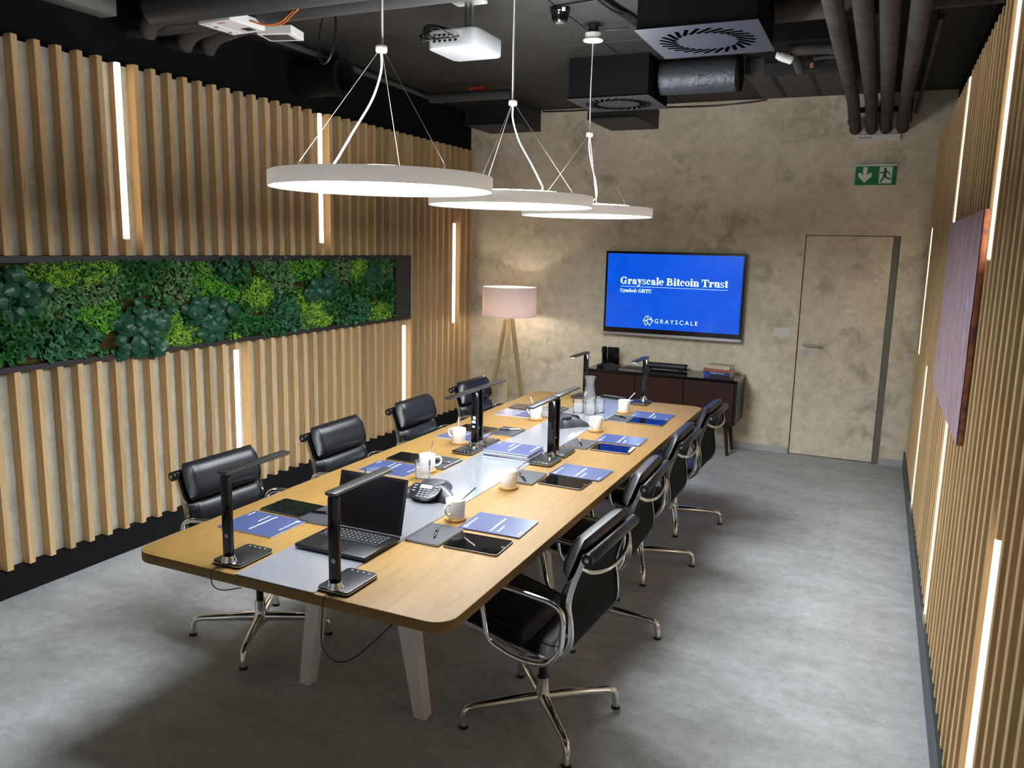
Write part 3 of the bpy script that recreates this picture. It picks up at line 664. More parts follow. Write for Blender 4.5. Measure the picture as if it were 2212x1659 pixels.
def make_chair():
    t = thing('office_chair', 'x', 'chair', (0, 0, 0), 0, 'black leather soft pad chairs around the table')
    pad(.005, .245, .225, .038, 'seat_cushion', t); pad(.245, .44, .225, .040, 'seat_cushion', t, inset=.004)
    pad(.53, .812, .222, .048, 'back_cushion', t); up = pad(.808, 1.032, .224, .048, 'back_cushion', t, over=.055, inset=.026, pe=4)
    b = MB(); vs = []; K = 40
    for i in range(K+1):
        p, d, nn = prof_at(.01+.985*i/K)
        for y, o in ((-.222, .002), (.222, .002), (.222, -.004), (-.222, -.004)): vs.append(p+nn*o+Vector((0, y, 0)))
    fs = []
    for i in range(K):
        for q in range(4): fs.append((i*4+q, i*4+(q+1) % 4, i*4+4+(q+1) % 4, i*4+4+q))
    fs += [(3, 2, 1, 0), tuple(K*4+q for q in range(4))]
    b.add(vs, fs).obj('sling', 'mesh_back', t, 40)
    for s in (-1, 1):
        b = MB(); vs = []
        for i in range(K+1):
            p, d, nn = prof_at(.0+.995*i/K)
            for y, o in ((.224, .005), (.238, .005), (.238, -.012), (.224, -.012)): vs.append(p+nn*o+Vector((0, s*y, 0)))
        b.add(vs, fs).obj('side_frame', 'polished_aluminium', t, 40)
        loop = spline([(x, s*.262, z) for x, z in ((.165, .635), (.06, .643), (-.07, .632), (-.150, .618), (-.185, .585), (-.188, .52), (-.180, .455), (-.140, .398), (-.085, .380), (-.01, .382), (.06, .402), (.108, .432), (.128, .52), (.150, .60))], 5, True)
        MB().tube(loop, .0105, 10, True).obj('armrest', 'chrome', t, 60)
        MB().box(-.10, min(s*.238, s*.258), .384, -.04, max(s*.238, s*.258), .396).obj('arm_bracket', 'polished_aluminium', t)
    p, d, nn = prof_at(.985); c = p-nn*.018
    b = MB(); b.tube([(c.x, y, c.z) for y in (-.232, -.228, .228, .232)], [.019, .022, .022, .019], 18)
    rail = b.obj('top_rail', 'leather', t, 50)
    for s in (-1, 1):
        b = MB(); b.cyl((c.x, s*.2322, c.z), (c.x, s*.246, c.z), .021, n=20); b.obj('rail_cap', 'black_plastic', rail, 40)
        b = MB(); b.cyl((c.x, s*.2462, c.z), (c.x, s*.250, c.z), .008, n=12); b.obj('bolt', 'satin_steel', rail, 40)
    p2, d2, n2 = prof_at(.90)
    bow = spline([(p2.x-.006, -.228, p2.z), (p2.x-.03, -.19, p2.z-.022), (p2.x-.05, -.1, p2.z-.04), (p2.x-.055, 0, p2.z-.045), (p2.x-.05, .1, p2.z-.04), (p2.x-.03, .19, p2.z-.022), (p2.x-.006, .228, p2.z)], 5)
    MB().tube(bow, .0085, 10).obj('back_spreader', 'polished_aluminium', t, 60)
    b = MB(); b.tube(spline([(-.02, -.23, .375), (-.015, -.12, .345), (0, 0, .335), (-.015, .12, .345), (-.02, .23, .375)], 5), .016, 12); b.cyl((0, 0, .315), (0, 0, .352), .045, .06, 20); b.obj('seat_spreader', 'polished_aluminium', t, 50)
    MB().cyl((0, 0, .16), (0, 0, .318), .0165, n=20).obj('column', 'black_plastic', t, 40)
    b = MB(); b.lathe([(.0, .178), (.024, .178), (.025, .12), (.034, .095), (.036, .07), (.02, .055), (0, .055)], 24); b.obj('hub', 'chrome', t, 45)
    g0 = None
    for k in range(4):
        a = R(45+90*k); u = Vector((math.cos(a), math.sin(a), 0))
        pts = [u*.02+Vector((0, 0, .093)), u*.10+Vector((0, 0, .092)), u*.27+Vector((0, 0, .086)), u*.30+Vector((0, 0, .080)), u*.312+Vector((0, 0, .066)), u*.316+Vector((0, 0, .012))]
        lg = MB().tube(pts, [.022, .021, .0145, .0145, .014, .016], 12, upd=(0, 0, 1)).obj('leg', 'chrome', t, 60)
        MB().cyl((u.x*.316, u.y*.316, .0), (u.x*.316, u.y*.316, .0118), .019, .017, 16).obj('glide', 'black_plastic', lg, 40)
    return t
chair = make_chair()
def leg_rot(t, a):
    for o in [q for q in bpy.data.objects if q.parent == t and q.name.split('.')[0] == 'leg']: o.rotation_euler = (0, 0, a)
CH_R = [(-1.07, 2.74, 180-3, -6+3), (-1.135, 3.61, 180+2, -47-2), (-1.158, 4.47, 180+1, -25-1), (-1.153, 5.33, 180-1, -28)]
CH_L = [(-2.53, 2.776, -2, -15), (-2.50, 3.64, 0, -5), (-2.49, 4.46, 1, 12), (-2.51, 5.33, -2, -20)]
side_r = 'black leather chair on the painting side of the table, '
side_l = 'black leather chair on the plant wall side of the table, '
order = ['nearest the camera', 'second from the camera', 'third from the camera', 'farthest from the camera']
first = True
for lst, lab in ((CH_R, side_r), (CH_L, side_l)):
    for i, (x, y, a, la) in enumerate(lst):
        if first: o = chair; o.location = (x, y, 0); o.rotation_euler = (0, 0, R(a)); o['label'] = lab+order[i]; first = False
        else: o = copy_tree(chair, None, lab+order[i], (x, y, 0), R(a))
        leg_rot(o, R(la))

# ------------------------------------------------------------------ desk lamps (local: base along +y, arm over +y)
def make_desk_lamp():
    t = thing('desk_lamp', 'x', 'desk lamp', (0, 0, 0), 0, 'slim black desk lamps on the table')
    bs = MB().rrect(0, .07, .122, .178, .016, 0, .013, .003).obj('base', 'black_plastic', t, 40)
    MB().rrect(0, .07, .124, .180, .017, .004, .0075).obj('base_band', 'satin_steel', bs, 40)
    for i in range(4): MB().cyl((-.035+.023*i, .142, .0131), (-.035+.023*i, .142, .0136), .0025, n=8).obj('touch_mark', 'print_white', bs)
    b = MB(); b.lathe([(0, .0132), (.0265, .0132), (.0255, .018), (.022, .024), (.020, .034), (0, .034)], 24); b.obj('swivel', 'chrome', t, 40)
    b = MB(); b.box(-.020, -.0075, .0342, .020, .0075, .315, .003, 2); st = b.obj('stem', 'black_gloss', t, 40)
    MB().box(-.014, .0076, .11, .014, .009, .20).obj('display', 'screen_glass', st)
    MB().cyl((0, -.0076, .105), (0, -.0082, .105), .008, n=16).obj('badge', 'satin_steel', st)
    b = MB(); b.cyl((-.016, 0, .317), (.016, 0, .317), .007, n=14); b.obj('hinge', 'black_plastic', t, 40)
    hd = MB().rrect(0, .145, .044, .335, .010, .3245, .3345, .002).obj('lamp_head', 'black_plastic', t, 40)
    MB().rrect(0, .145, .0455, .3365, .0105, .3285, .3305).obj('head_band', 'satin_steel', hd, 40)
    MB().box(-.013, .05, .3228, .013, .30, .3244).obj('light_panel', 'desk_led', hd)
    return t
dl = make_desk_lamp()
dlab = ['black desk lamp on the near left corner of the table beside the grey strip', 'black desk lamp on the near table edge in front of the laptop', 'black desk lamp with lit clock, left of the brochure stack with arm towards the camera',
        'black desk lamp left of the brochure stack with arm pointing to the far wall', 'black desk lamp right of the brochure stack with arm towards the camera', 'black desk lamp right of the brochure stack with arm pointing to the far wall',
        'black desk lamp at the far table end left of the carafe', 'black desk lamp at the far table end beside the white cup']
spots = [(-1.960, 2.005, 0), (-1.503, 1.992, 0), (-1.960, 3.868, 180), (-1.960, 3.925, 0), (-1.503, 3.862, 180), (-1.503, 3.925, 0), (-1.965, 5.727, 180), (-1.503, 5.715, 180)]
lamps = []
for i, (x, y, a) in enumerate(spots):
    z = TT+.0028
    if i == 0: o = dl; o.location = (x, y, z); o.rotation_euler = (0, 0, R(a)); o['label'] = dlab[0]
    else: o = copy_tree(dl, None, dlab[i], (x, y, z), R(a))
    lamps.append(o)
def seg(mb, ch, x, z, h, w, t_):
    on = {'0': 'abcdef', '1': 'bc', '2': 'abged', '3': 'abgcd', '4': 'fgbc', '5': 'afgcd', '6': 'afgedc', '7': 'abc', '8': 'abcdefg', '9': 'abcdfg'}[ch]
    S = {'a': (0, h-t_, w, h), 'd': (0, 0, w, t_), 'g': (0, h/2-t_/2, w, h/2+t_/2), 'b': (w-t_, h/2, w, h), 'c': (w-t_, 0, w, h/2), 'f': (0, h/2, t_, h), 'e': (0, 0, t_, h/2)}
    for k in on: x0, z0, x1, z1 = S[k]; rc(mb, x+x0, z+z0, x+x1, z+z1)
b = MB(); seg(b, '1', -.012, .164, .016, .008, .002); seg(b, '6', -.001, .164, .016, .010, .0025); seg(b, '0', -.012, .142, .014, .008, .002); seg(b, '9', -.001, .142, .014, .009, .002); seg(b, '2', -.010, .118, .009, .006, .0015); seg(b, '6', -.001, .118, .009, .006, .0015)
lit = b.obj('clock_digits', 'clock_digits', lamps[2]); lit.rotation_euler = (R(90), 0, R(180)); lit.location = (0, .0095, 0)
for i, (pts) in ((0, [(0, -.024, .006), (-.01, -.05, .006), (-.012, -.072, -.01), (0, -.076, -.05), (.03, -.06, -.065), (.08, -.03, -.058)]), (1, [(0, -.03, .005), (-.003, -.055, .0), (-.002, -.066, -.06), (-.012, -.06, -.12), (-.03, -.03, -.19), (-.01, .01, -.25), (.03, .05, -.25), (.08, .10, -.20), (.13, .16, -.14), (.17, .24, -.10)])):
    MB().tube(spline(pts, 5), .0022, 6).obj('power_cord', 'black_plastic', lamps[i], 60)

# ------------------------------------------------------------------ brochures, tablets, notebooks, pens
BW, BH, BT = .208, .264, .006
def make_brochure():
    t = thing('brochure', 'x', 'brochure', (0, 0, 0), 0, 'blue printed brochures')
    MB().box(-BW/2+.001, -BH/2+.001, .0003, BW/2-.001, BH/2-.001, BT-.0003).obj('pages', 'paper', t)
    b = MB(); b.box(-BW/2, -BH/2, BT-.0003, BW/2, BH/2, BT); b.box(-BW/2, -BH/2, 0, BW/2, BH/2, .0003); b.box(-BW/2-.0006, -BH/2, 0, -BW/2, BH/2, BT); b.obj('cover', 'brochure_blue', t)
    def on_cover(o): o.location = (0, 0, BT+.0003)
    words('Grayscale Bitcoin Trust', BW*.76, -BW*.40, -.004, 'title_print', 'print_white', t, on_cover); words('Symbol: GBTC', BW*.36, -BW*.40, -.034, 'symbol_print', 'print_white', t, on_cover)
    b = MB(); emblem(b, -BW*.38, BH*.415, .010, .0018); on_cover(b.obj('emblem_print', 'print_white', t)); b = MB(); sans('GRAYSCALE', .010, -BW*.30, BH*.415-.005, b, 1.45, BW*.44); on_cover(b.obj('name_print', 'print_white', t))
    b = MB()
    for q in range(12): rc(b, -BW*.42+.0036*q, -BH*.45, -BW*.42+.0036*q+.0024, -BH*.45+.0045)
    on_cover(stuff(b.obj('address_print', 'print_white', t))); return t
def make_tablet():
    t = thing('tablet', 'x', 'tablet', (0, 0, 0), 0, 'tablets laid on the table')
    MB().rrect(0, 0, .162, .222, .011, 0, .0072, .0015).obj('body', 'space_grey', t, 40)
    MB().rrect(0, 0, .158, .218, .0095, .0072, .0078).obj('screen', 'screen_glass', t)
    b = MB(); ring(b, 0, -.100, .006, .006, .001, .001, n=20); b.obj('home_button', 'satin_steel', t, loc=(0, 0, .0081)); return t
def make_notebook():
    t = thing('notebook', 'x', 'notebook', (0, 0, 0), 0, 'dark spiral notebooks')
    MB().rrect(0, -.003, .196, .138, .006, .0008, .0078, seg=3).obj('pages', 'paper', t)
    MB().rrect(0, 0, .205, .148, .008, .0078, .0088, seg=3).obj('cover', 'notebook_cover', t)
    MB().rrect(0, 0, .205, .148, .008, 0, .0008, seg=3).obj('back_cover', 'notebook_cover', t)
    b = MB()
    for i in range(34):
        x = -.094+.0057*i; b.tube([(x, .069+.0065*math.cos(a), .0062+.0062*math.sin(a)) for a in [R(36*k) for k in range(10)]], .0006, 4, True)
    stuff(b.obj('spiral_binding', 'satin_steel', t, 60)); return t
def make_pen():
    t = thing('pen', 'x', 'pen', (0, 0, 0), 0, 'ballpoint pens on the notebooks')
    b = MB(); b.tube([(-.066, 0, .0055), (-.058, 0, .0055), (-.02, 0, .0055), (.0, 0, .0055)], [.0012, .0042, .005, .0053], 12); b.obj('barrel', 'black_gloss', t, 50)
    b = MB(); b.tube([(.0002, 0, .0055), (.06, 0, .0055), (.068, 0, .0055)], [.0053, .0048, .003], 12); b.obj('cap', 'chrome', t, 50)
    b = MB(); b.box(.02, -.0015, .0108, .062, .0015, .0122); b.box(.056, -.0015, .0095, .062, .0015, .011); b.obj('clip', 'chrome', t); return t
protos = {}
def put(kind, maker, label, loc, rotz):
    if kind not in protos: o = protos[kind] = maker(); o.location = loc; o.rotation_euler = (0, 0, R(rotz)); o['label'] = label; return o
    return copy_tree(protos[kind], None, label, loc, R(rotz))
pos = ['nearest the camera', 'second from the camera', 'third from the camera', 'farthest from the camera']
BR = [(-1.306, 2.805), (-1.270, 3.692), (-1.294, 4.462), (-1.314, 5.232)]; BL = [(-2.138, 2.373), (-2.130, 3.296), (-2.140, 4.090), (-2.128, 4.845)]
TB_R = [(-1.283, 2.577), (-1.280, 3.490), (-1.275, 4.232), (-1.287, 5.028)]; TB_L = [(-2.158, 2.580), (-2.148, 3.512), (-2.165, 4.290), (-2.162, 5.062)]
NB_R = [(-1.476, 2.585), (-1.478, 3.475), (-1.473, 4.245), (-1.479, 5.035)]; NB_L = [(-1.972, 2.575), (-1.968, 3.505), (-1.962, 4.318), (-1.966, 5.085)]
jr = [1.5, -1.5, 1, -.5]; 
for i in range(4):
    put('b', make_brochure, 'blue brochure on the painting side of the table, '+pos[i], (*BR[i], TT), 90+jr[i])
    put('b', make_brochure, 'blue brochure on the plant wall side of the table, '+pos[i], (*BL[i], TT), -90+jr[3-i]*.6)
    put('t', make_tablet, 'black tablet on the painting side of the table, '+pos[i], (*TB_R[i], TT), 90+jr[i]*1.2)
    put('t', make_tablet, 'black tablet on the plant wall side of the table, '+pos[i], (*TB_L[i], TT), -90-jr[i])
    put('n', make_notebook, 'dark notebook on the painting side of the table, '+pos[i], (*NB_R[i], TT), 90+jr[3-i])
    put('n', make_notebook, 'dark notebook on the plant wall side of the table, '+pos[i], (*NB_L[i], TT), -90+jr[i])
    ang = [112, 128, 118, 140][i]
    put('p', make_pen, 'silver and black pen on the painting side notebook '+pos[i], (NB_R[i][0]+[.0, -.005, .0, -.005][i], NB_R[i][1]+[.015, -.03, .0, .03][i], TT+.009), ang)
    if i < 3: put('p', make_pen, 'silver and black pen on the plant wall side notebook '+pos[i], (NB_L[i][0]+[-.01, -.01, .0][i], NB_L[i][1]+[.0, -.01, .02][i], TT+.009), [15, 5, 25][i])
stk = ['bottom brochure', 'second brochure from the bottom', 'middle brochure', 'second brochure from the top', 'top brochure']
for k in range(5):
    put('b', make_brochure, stk[k]+' of the blue stack on the grey strip between the lamps', (-1.712+.003*((k*7) % 3-1), 3.842+.004*((k*5) % 3-1), TR+k*(BT+.0015)), -90+[.8, -.7, .5, -.4, .6][k])

# ------------------------------------------------------------------ cups, glasses, carafe
def make_cup():
    t = thing('coffee_cup', 'x', 'cup', (0, 0, 0), 0, 'white cups on cork bases')
    MB().lathe([(0, 0), (.043, 0), (.0445, .002), (.0445, .011), (.043, .013), (0, .013)], 32).obj('cork_base', 'cork', t, 40)
    MB().lathe([(0, .0132), (.036, .0132), (.0375, .016), (.041, .086), (.0405, .0875), (.0385, .0865), (.0355, .02), (0, .018)], 36).obj('bowl', 'ceramic', t, 50)
    MB().tube(spline([(.0385, 0, .074), (.058, 0, .076), (.069, 0, .064), (.066, 0, .046), (.052, 0, .034), (.0375, 0, .033)], 5), .0052, 10, flat=.8).obj('handle', 'ceramic', t, 60); return t
def add_spoon(cup, a, lean=.55):
    u = Vector((math.cos(a), math.sin(a), 0)); b = MB()
    b.tube([u*(-.015)+Vector((0, 0, .022)), u*.033+Vector((0, 0, .0885)), u*.085+Vector((0, 0, .132))], [.0028, .0022, .0034], 8); b.obj('spoon', 'chrome', cup, 50)
cups = [(-1.493, 2.784, -100, 'white cup with spoon beside the near conference phone and nearest brochure', 40), (-1.483, 3.285, 80, 'white cup with spoon at the second place on the painting side', 25),
        (-1.508, 4.620, -105, 'white cup between the far conference phone and a brochure, handle towards the camera', None), (-1.518, 5.255, 100, 'white cup with spoon next to the far right desk lamp', 50),
        (-1.955, 3.345, 25, 'white cup with spoon standing behind the cut glass near the laptop', 100), (-2.092, 3.930, 175, 'white cup with spoon beside the desk lamp with lit clock', 120), (-1.958, 4.740, 165, 'white cup with spoon beside a tumbler, farthest cup on the plant wall side', 140)]
for x, y, a, lab, sp__ in cups:
    o = put('c', make_cup, lab, (x, y, TT), a)
    if sp__ is not None: CH[o.name] = (o, sp__-a)
for o, a in CH.values(): add_spoon(o, R(a))
def make_glass():
    t = thing('tumbler', 'x', 'glass', (0, 0, 0), 0, 'cut glass tumblers')
    MB().lathe([(0, 0), (.034, 0), (.0355, .003), (.039, .088), (.0368, .0885), (.0335, .010), (0, .008)], 32).obj('bowl', 'glass', t, 50)
    b = MB()
    for r_ in range(7):
        for k in range(26):
            a = 2*math.pi*(k+.5*(r_ % 2))/26; z = .012+.0088*r_; rad = .0358+.0035*z/.088
            c = Vector((math.cos(a)*rad, math.sin(a)*rad, z)); n = Vector((math.cos(a), math.sin(a), 0)); tt_ = Vector((-math.sin(a), math.cos(a), 0))
            b.add([c+tt_*.0024, c+Vector((0, 0, .0024)), c-tt_*.0024, c-Vector((0, 0, .0024)), c+n*.0016], [(0, 1, 4), (1, 2, 4), (2, 3, 4), (3, 0, 4)])
    stuff(b.obj('cut_pattern', 'cut_glass', t)); return t
for x, y, z, lab in ((-1.915, 3.232, TT, 'cut glass tumbler in front of the white cup near the laptop'), (-1.935, 4.842, TT, 'cut glass tumbler half hidden behind the desk lamps right of the stack'), (-2.03, 2.985, TT, 'cut glass tumbler hidden behind the laptop lid'),
                  (-1.790, 5.085, TR, 'left cut glass tumbler in front of the carafe'), (-1.700, 5.075, TR, 'right cut glass tumbler in front of the carafe'), (-1.668, 5.160, TR, 'rear cut glass tumbler right of the carafe')):
    put('g', make_glass, lab, (x, y, z), 0)
ca = thing('carafe', 'clear glass water carafe with flared neck behind the tumblers', 'carafe', (-1.752, 5.205, TR))
outer = [(0, 0), (.045, 0), (.049, .006), (.051, .05), (.047, .10), (.036, .15), (.031, .175), (.035, .205), (.043, .235)]
inner = [(.041, .235), (.033, .205), (.029, .175), (.034, .15), (.045, .10), (.049, .05), (.046, .010), (0, .008)]
MB().lathe([tuple(p) for p in outer+inner], 36).obj('body', 'glass', ca, 60)

# ------------------------------------------------------------------ conference phones
def make_phone():
    t = thing('conference_phone', 'x', 'conference phone', (0, 0, 0), 0, 'dark conference phones on the grey strip')
    n, kk = 72, 10; vs, fs = [], []
    def rad(a): c3 = math.cos(3*(a-R(90))); return .090+.080*max(0, c3)**1.8-.006*max(0, -c3)
    for i in range(n):
        a = 2*math.pi*i/n; r0 = rad(a); c3 = math.cos(3*(a-R(90)))
        for k in range(kk+1):
            u = k/kk; r = r0*u; z = .066-.056*u**1.9; z = max(.006, z)
            if k == kk: z = .004
            vs.append((r*math.cos(a), r*math.sin(a), z))
        vs.append((r0*.97*math.cos(a), r0*.97*math.sin(a), 0.0))
    K = kk+2
    for i in range(n):
        j = (i+1) % n
        for k in range(K-1): fs.append((i*K+k, j*K+k, j*K+k+1, i*K+k+1))
    MB().add(vs, fs).obj('body', 'dark_grey_plastic', t, 35)
    b = MB(); b.lathe([(0, .0685), (.035, .067), (.052, .0625), (.054, .056), (.050, .050)], 36); b.obj('speaker_grille', 'dark_grey_plastic', t, 40)
    Mk = Matrix.Translation((0, -.082, .0425)) @ Matrix.Rotation(R(30), 4, 'X') @ Matrix.Diagonal((1.2, 1.2, 1.2, 1))
    kp = MB().prism([(x*.058, y*.046) for x, y in [(math.cos(R(a)), math.sin(R(a))) for a in range(180, 361, 15)]]+[(.058, .022), (.05, .03), (-.05, .03), (-.058, .022)], -.006, .006, Mk, .001).obj('keypad', 'black_plastic', t, 40)
    MB().box(-.024, .006, .0062, .024, .024, .0072, M=Mk).obj('display', 'lcd', kp)
    b = MB()
    for r_ in range(4):
        for c_ in range(3): b.box(-.021+.0155*c_, -.006-.0105*r_, .0062, -.010+.0155*c_, .0005-.0105*r_, .0085, .001, 1, M=Mk)
    for s in (-1, 1):
        for r_ in range(3): b.box(s*.042-.007, .014-.013*r_, .0062, s*.042+.007, .020-.013*r_, .0085, .001, 1, M=Mk)
    stuff(b.obj('keys', 'key_grey', kp)); return t
put('ph', make_phone, 'dark grey conference phone with keypad facing the camera behind the laptop', (-1.733, 3.02, TR), 4)
put('ph', make_phone, 'dark grey conference phone on the far half of the grey strip near the carafe', (-1.735, 4.66, TR), 172)

# ------------------------------------------------------------------ laptop
lp = thing('laptop', 'open black laptop on the grey strip near the camera', 'laptop', (-1.706, 2.345, TR), 0)
MB().box(-.153, -.118, .006, .153, .116, .020, .003, 2).obj('base', 'black_plastic', lp, 40)
b = MB(); 
for sx in (-1, 1):
    for sy in (-1, 1): b.cyl((sx*.13, sy*.09, 0), (sx*.13, sy*.09, .0062), .008, n=12)
b.obj('rubber_feet', 'black_matte', lp)
b = MB()
for r_ in range(5):
    for c_ in range(14):
        if r_ == 4 and 4 <= c_ <= 8: continue
        b.box(-.130+.0187*c_, .080-.0195*r_-.008, .0201, -.130+.0187*c_+.0165, .080-.0195*r_+.008, .0222, .001, 1)
b.box(-.130+.0187*4, .080-.078-.008, .0201, -.130+.0187*8+.0165, .080-.078+.008, .0222, .001, 1)
kb = stuff(b.obj('keyboard', 'black_matte', lp))
b = MB()
for r_ in range(4):
    for c_ in range(14):
        x, y = -.1255+.0187*c_, .080-.0195*r_; rc(b, x, y, x+.005, y+.0045); rc(b, x+.006, y-.004, x+.009, y-.001)
b.obj('key_legends', 'key_grey', kb, loc=(0, 0, .0224))
MB().box(-.05, -.105, .0201, .05, -.04, .0206).obj('touchpad', 'black_plastic', lp)
Ml = Matrix.Translation((0, .117, .018)) @ Matrix.Rotation(R(-14), 4, 'X')
b = MB(); b.box(-.153, 0, .002, .153, .006, .216, .002, 2, M=Ml); ld = b.obj('lid', 'black_plastic', lp, 40)
b = MB(); b.box(-.142, -.0006, .018, .142, -.0001, .206, M=Ml); b.obj('screen', 'screen_matte', ld)
rm = thing('remote_control', 'long dark remote control lying on the far end of the grey strip', 'remote', (-1.735, 5.705, TR), R(-12))
MB().rrect(0, 0, .20, .045, .012, 0, .018, .003).obj('body', 'black_plastic', rm, 40)
b = MB()
for i in range(12):
    for j in range(3): b.box(-.08+.0135*i, -.012+.009*j, .0181, -.0725+.0135*i, -.0065+.009*j, .0198)
stuff(b.obj('buttons', 'key_grey', rm))

# ------------------------------------------------------------------ pendant lamps
def make_pendant():
    t = thing('pendant_lamp', 'x', 'pendant lamp', (0, 0, 2.045), 0, 'round pendant lamps over the table')
    r = .412
    b = MB(); b.lathe([(r-.012, .004), (r-.002, .0), (r, .003), (r, .052), (r-.003, .055), (r-.03, .055), (r-.03, .052), (r-.012, .050)], 96, closed=True); b.obj('rim', 'pendant_rim', t, 50)
    b = MB(); b.lathe([(0, .006), (r-.012, .006), (r-.012, .010), (0, .010)], 96); b.obj('lower_diffuser', 'pendant_diffuser', t, 40)
    b = MB(); b.lathe([(0, .0505), (r-.031, .0505), (r-.031, .054), (0, .054)], 64); b.obj('top_plate', 'lamp_white', t, 40)
    b = MB(); b.lathe([(0, .0545), (.27, .0545), (.27, .068), (0, .068)], 96); b.obj('upper_diffuser', 'pendant_uplight', t, 40)
    b = MB(); b.lathe([(0, .0685), (.10, .0685), (.10, .080), (0, .080)], 48); b.obj('driver_cover', 'lamp_white', t, 40)
    b = MB(); b.lathe([(0, .488), (.019, .488), (.021, .492), (.021, .507), (.019, .511), (0, .511)], 24); b.obj('cable_hub', 'lamp_white', t, 40)
    top = ZC-2.045-.005
    for k in range(3):
        a = R(-11+120*k); p = (math.cos(a)*.305, math.sin(a)*.305)
        MB().tube([(p[0], p[1], .082), (.012*math.cos(a), .012*math.sin(a), .490)], .0014, 6).obj('suspension_wire', 'satin_steel', t, 60)
        MB().cyl((p[0], p[1], .054), (p[0], p[1], .086), .004, n=10).obj('wire_fixing', 'chrome', t, 40)
    MB().tube(spline([(0, 0, .49), (-.003, .0, .42), (-.03, -.02, .32), (-.09, -.05, .21), (-.15, -.06, .12), (-.19, -.04, .09), (-.20, -.02, .0685)], 6), .0042, 8).obj('feed_cable', 'white_plastic', t, 60)
    MB().tube([(.004, 0, .511), (.003, .003, .75), (.004, 0, top-.0925)], .0036, 8).obj('ceiling_cable', 'white_plastic', t, 60)
    MB().tube([(-.006, 0, .511), (-.006, 0, top-.0925)], .0012, 6).obj('ceiling_wire', 'satin_steel', t, 60)
    b = MB(); b.lathe([(0, top-.092), (.060, top-.092), (.0615, top-.088), (.0615, top-.086), (.050, top-.084), (.050, top-.048), (0, top-.048)], 32); b.obj('ceiling_rose', 'lamp_white', t, 40)
    b = MB(); b.cyl((0, 0, top-.0478), (0, 0, top+.005), .03); b.obj('rose_spacer', 'black_matte', t, 40)
    return t
pn = make_pendant()
for i, (y, lab) in enumerate(((2.60, 'white ring pendant lamp over the near end of the table, largest in view'), (3.755, 'middle one of the three white ring pendant lamps'), (4.908, 'white ring pendant lamp nearest the screen'))):
    if i == 0: pn.location = (-1.72, y, 2.045); pn['label'] = lab
    else: copy_tree(pn, None, lab, (-1.72, y, 2.045), [0, R(155), R(108)][i])

# ------------------------------------------------------------------ floor lamp
fl = thing('floor_lamp', 'tripod floor lamp with wooden legs and pale drum shade in the corner', 'floor lamp', (-3.325, 7.28, 0))
b = MB(); r = .268
b.lathe([(r, 1.165), (r, 1.452), (r-.0025, 1.452), (r-.0025, 1.165)], 64, closed=True); sh = b.obj('lamp_shade', 'shade_fabric', fl, 40)
for z in (1.166, 1.4485): MB().lathe([(r+.001, z), (r+.001, z+.004), (r-.0035, z+.004), (r-.0035, z)], 64, closed=True).obj('shade_ring', 'white_paint', sh, 40)
for i, a in enumerate((168, 287, 68)):
    u = Vector((math.cos(R(a)), math.sin(R(a)), 0)); s_ = Vector((-u.y, u.x, 0)); vs = []
    for z, d in ((0, .265), (1.16, .035)):
        c = u*d+Vector((0, 0, z)); vs += [c+s_*.024-u*.011, c+s_*.024+u*.011, c-s_*.024+u*.011, c-s_*.024-u*.011]
    MB().add(vs, [(3, 2, 1, 0), (4, 5, 6, 7), (0, 1, 5, 4), (1, 2, 6, 5), (2, 3, 7, 6), (3, 0, 4, 7)]).obj('leg', 'lamp_oak', fl)
MB().cyl((0, 0, 1.08), (0, 0, 1.168), .018).obj('lamp_holder', 'black_plastic', fl, 40)
b = MB(); b.lathe([(0, 1.1685), (.012, 1.1685), (.014, 1.178), (.025, 1.20), (.025, 1.215), (.015, 1.232), (0, 1.237)], 20); b.obj('bulb', 'bulb_glass', fl, 60)

# ------------------------------------------------------------------ sideboard and what stands on it
sbx0, sbx1, sby0, sby1, sbz0, sbz1 = -2.49, -1.065, 7.255, 7.695, .305, .712
sb = thing('sideboard', 'dark brown low sideboard with three doors under the screen', 'sideboard', ((sbx0+sbx1)/2, (sby0+sby1)/2, 0))
W2, D2 = (sbx1-sbx0)/2, (sby1-sby0)/2
b = MB(); b.box(-W2, -D2+.004, sbz0, -W2+.022, D2, sbz1-.0005); b.box(W2-.022, -D2+.004, sbz0, W2, D2, sbz1-.0005); b.box(-W2+.022, -D2+.004, sbz0, W2-.022, D2, sbz0+.02); b.box(-W2+.022, D2-.01, sbz0+.02, W2-.022, D2, sbz1-.024)
b.obj('carcass', 'black_plastic', sb)
MB().box(-W2-.001, -D2, sbz1-.022, W2+.001, D2, sbz1+.0, .002, 1).obj('top_panel', 'black_gloss', sb)
dw = (2*W2-.05)/3
for i in range(3):
    x0 = -W2+.025+dw*i
    d = MB().box(x0+.003, -D2+.006, sbz0+.023, x0+dw-.003, -D2+.026, sbz1-.026, .0015, 1).obj('door', 'dark_walnut', sb)
    hx = x0+.09 if i else x0+dw-.09
    MB().rrect(hx, 0, .10, .022, .009, 0, .003, M=Matrix.Translation((0, -D2+.0058, sbz1-.068)) @ Matrix.Rotation(R(90), 4, 'X')).obj('handle_slot', 'black_matte', d)
for sx in (-1, 1):
    for sy in (-1, 1):
        MB().cyl((sx*(W2-.065), sy*(D2-.09)+0, 0), (sx*(W2-.10), sy*(D2-.11), sbz0-.0005), .013, .023, 16).obj('leg', 'dark_walnut', sb, 40)
st_ = MB().box(-W2+.06, -D2+.07, sbz0-.03, W2-.06, -D2+.11, sbz0-.0005).obj('front_rail', 'black_plastic', sb)
SZ = sbz1+.0005
tp = thing('desk_telephone', 'black desk telephone standing at the left end of the sideboard', 'telephone', (-2.325, 7.50, SZ), R(8))
